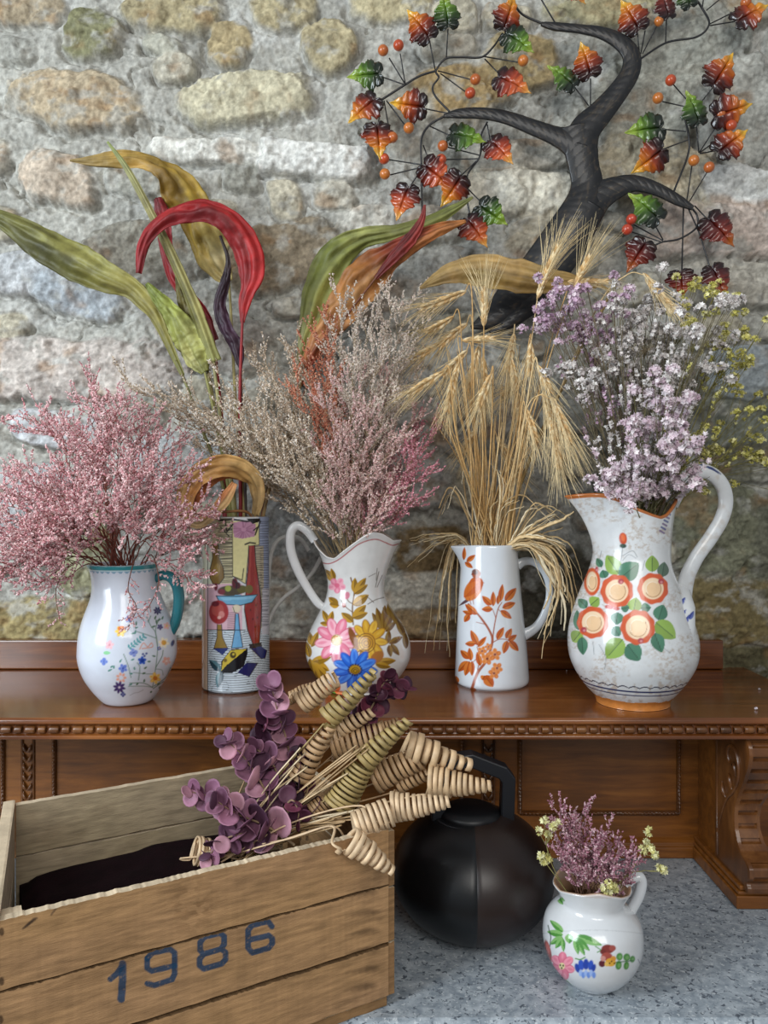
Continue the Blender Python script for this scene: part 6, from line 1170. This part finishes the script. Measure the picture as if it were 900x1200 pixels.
# ------------------------------------------------------------------ purple eucalyptus branches
def leaf_tpl():
    V = [(0, 0, 0)]; T = []; Q = []; n = 14
    for j, f in enumerate((.4, .75, 1.0)):
        for i in range(n):
            a = 2 * PI * i / n; r = f * (1 + .05 * math.cos(a)); V.append((r * math.cos(a) + .95, r * math.sin(a) * .98, .22 * f * f - .05 * (abs(math.sin(a)) < .2)))
    V[0] = (.95, 0, 0)
    for i in range(n):
        T.append((0, 1 + i, 1 + (i + 1) % n))
        for j in range(2): Q.append((1 + j * n + i, 1 + (j + 1) * n + i, 1 + (j + 1) * n + (i + 1) % n, 1 + j * n + (i + 1) % n))
    return np.array(V), np.array(Q), np.array(T)
EUL = leaf_tpl()
PUR = ['73485f', '8a5a74', '5c384e', 'a06d84', 'c08c9c']; PLM = ['48233a', '592c42', '3a1b30', '6a3449', '7a3c52']
def eucalyptus(label, pts, seed, cols, r=.0125, step=.0125, t0=.2, wts=None, flat=.5):
    rng = np.random.default_rng(seed); p = catmull([P(*q) for q in pts], 40); T_ = thing('eucalyptus_branch', label, 'eucalyptus', tuple(p[0]), 'purple eucalyptus branches in the crate')
    sm = MB(); tube(sm, p, np.linspace(.0018, .0006, 40), 6, lin('8a7358')); sm.build('stem', M_stem, T_)
    L = np.concatenate(([0], np.cumsum(np.linalg.norm(np.diff(p, axis=0), axis=1)))); tg = tangents(p); ps, Rs, sc = [], [], []; sp = L[-1] * t0; ph = rng.uniform(0, 6)
    while sp < L[-1]:
        i = int(np.searchsorted(L, sp)); i = min(i, 39); t = tg[i]; e1 = nrm(np.cross(t, (.1, 1, .2))); e2 = np.cross(t, e1); f = sp / L[-1]; rr = r * 1.27 * (1.1 - .5 * f) * rng.uniform(.85, 1.15)
        for q in (0, PI):
            d = nrm(e1 * math.cos(ph + q) + e2 * math.sin(ph + q) + t * (.35 + .5 * f)); d = d + rng.normal(size=3) * .15; d = nrm(d)
            z = nrm(t * 1.0 - d * np.dot(t, d) + np.array((0, -flat, .25)) + rng.normal(size=3) * .25); z = nrm(z - d * np.dot(z, d)); y = np.cross(z, d)
            ps.append(p[i]); Rs.append(np.stack((d, y, z), -1)); sc.append((rr * .95, rr, rr))
        ph += PI / 2 + rng.uniform(-.3, .3); sp += step * (1.15 - .5 * f)
    n = len(ps); fm = MB(); inst(fm, EUL, np.array(ps), np.array(Rs), np.array(sc), mixcols(rng, cols, n, wts)); fm.build('foliage', M_euca, T_, solid=.0005)
euc = [('eucalyptus branch standing tallest with pinkish leaves, in front of the shelf edge', [(352, 985, .965), (346, 920, .985), (336, 868, .99), (326, 836, .985), (318, 804, .975)], PUR, .0135),
       ('eucalyptus branch with mauve leaves in the middle of the purple clump', [(330, 990, .95), (312, 930, .955), (288, 890, .955), (266, 868, .95)], PUR, .0135),
       ('mauve eucalyptus branch leaning out over the inside of the crate', [(330, 996, .95), (290, 960, .945), (252, 936, .94), (224, 928, .935)], PUR, .0120),
       ('large-leaved eucalyptus branch low over the crate rim', [(345, 990, .93), (312, 968, .925), (278, 954, .915), (256, 940, .91)], PUR, .0140),
       ('eucalyptus branch hanging down into the crate towards the end-on coil', [(335, 975, .935), (296, 975, .925), (262, 984, .925), (244, 1004, .93)], PUR, .0115),
       ('dark plum eucalyptus branch behind the brown leaning cane cone', [(360, 985, .955), (358, 940, .965), (344, 912, .97), (352, 880, .975)], PLM, .0120),
       ('dark plum eucalyptus sprig with small leaves drooping beside the reeds', [(330, 950, .94), (342, 938, .935), (350, 952, .93), (346, 968, .925)], PLM, .0085),
       ('dark eucalyptus branch rising behind the mauve leaves', [(345, 975, .975), (318, 910, .985), (306, 872, .985), (312, 845, .985)], PLM, .0125),
       ('plum eucalyptus branch lying on the shelf edge behind the gold-toned upright cone', [(392, 872, 1.02), (428, 836, 1.02), (452, 812, 1.025), (476, 806, 1.03)], PLM, .0115),
       ('reddish plum eucalyptus sprig next to the blue painted flower', [(410, 868, 1.015), (436, 828, 1.015), (446, 806, 1.015), (458, 792, 1.02)], ['5a2438', '6a2c3f', '4a1f33', '7a3a4c'], .0105),
       ('small mauve eucalyptus sprig between the tallest branch and the dark one', [(330, 940, .97), (322, 900, .975), (300, 878, .97), (284, 880, .965)], PUR, .0115)]
for k, (lab, pts, cols, r) in enumerate(euc): eucalyptus(lab, pts, 820 + k, cols, r, flat=1.15)

# ------------------------------------------------------------------ little bouquet in the small jug
HP = ['ac7484', 'c89aa4', '95606f', 'dcbcc0', 'b88694']
for k, (a, b, d) in enumerate([(648, 948, .955), (655, 962, .945), (662, 976, .935), (672, 960, .95), (684, 954, .955), (692, 976, .94), (700, 986, .93), (714, 974, .95), (722, 990, .94), (730, 1000, .935), (738, 1002, .945), (746, 1012, .94), (680, 1000, .92), (668, 1006, .92), (706, 1010, .915), (690, 1020, .912), (720, 1022, .918), (660, 1000, .93), (740, 1022, .93), (676, 1030, .912), (650, 975, .96)]):
    bs = np.array((X(693 + R0.uniform(-14, 14), D6), D6 + R0.uniform(-.014, .014), .062))
    sea_lavender('heather_sprig', 'plum pink heather-like sprig in the small white jug', 'dried flower', 'plum pink sprigs in the small jug', bs, P(a, b, d), 1300 + k, '6f5040', HP, None, nb=8, blen=.022, nsub=3, slen=.012, step=.0016, fs=.0015, t0=.42, ang=.65, rise=.7, rstem=.0006)
for k, (pts, tips) in enumerate([([(650, 1020), (640, 990)], [(638, 962), (648, 968), (632, 974), (642, 978), (654, 964)]), ([(652, 1028), (640, 1012)], [(634, 1002), (642, 1006), (637, 1010)]), ([(735, 1028), (752, 1000)], [(760, 974), (757, 988), (762, 994), (753, 996), (768, 1002)]), ([(730, 1030), (756, 1020)], [(774, 1018), (778, 1020)]), ([(705, 1045)], [(714, 1036), (709, 1040), (719, 1041), (713, 1044)])]):
    rng = np.random.default_rng(1400 + k); d = .935 if k < 4 else .908; bs = np.array((X(693 + rng.uniform(-10, 10), D6), D6, .062)); T_ = thing('yellow_statice', ['pale yellow statice sprig rising against the kettle from the small jug', 'short pale yellow statice sprig over the spout of the small jug', 'pale yellow statice sprig above the handle of the small jug', 'pale yellow statice tip sticking out past the handle of the small jug', 'pale yellow statice head low at the front lip of the small jug'][k], 'dried flower', tuple(bs), 'yellow statice in the small jug')
    sm = MB(); fm = MB(); m = catmull([bs] + [P(*q, d) for q in pts], 14); tube(sm, m, .0006, 5, lin('8a8450')); ps, ds = [], []
    for q in tips:
        c = P(*q, d + rng.uniform(-.008, .008)); tube(sm, bezier(m[-1], (m[-1] + c) / 2 + (0, 0, -.003), c, 6), .0004, 4, lin('8a8450')); dd = nrm(rng.normal(size=(11, 3)) + (0, -.4, .3)); ps.append(c + dd * .0045 * rng.uniform(.4, 1, (11, 1))); ds.append(dd)
    ps = np.concatenate(ps); ds = np.concatenate(ds); n = len(ps); inst(fm, PETAL, ps, rotz_to(ds, rng), .0036 * rng.uniform(.7, 1.2, (n, 1)) * np.ones((1, 3)), mixcols(rng, ['ddd79a', 'e8e4b4', 'c9c27a'], n)); sm.build('stem', M_stem, T_); fm.build('blossom', M_flower, T_, False)

# ------------------------------------------------------------------ fallen florets on the shelf
for k, (a, b, r, lab) in enumerate(((886, 832, .0028, 'white fallen floret on the shelf near its front edge beyond the rose jug'), (890, 809, .0022, 'tiny white fallen floret on the shelf behind the other one beyond the rose jug'), (664, 787, .0016, 'tiny white fallen floret on the shelf between the tapered jug and rose jug'))):
    d = HS * F / (b - HY); rng = np.random.default_rng(k); c = np.array((X(a, d), d, ZS + r * .75)); dd = nrm(rng.normal(size=(9, 3))); mb = MB(); inst(mb, PETAL, c + dd * r * .5 * (1, 1, .5), rotz_to(dd, rng), np.full((9, 3), r * .6), lin('d8cfd4')); tag(mb.build('fallen_floret', M_flower, None, False), lab, 'floret')
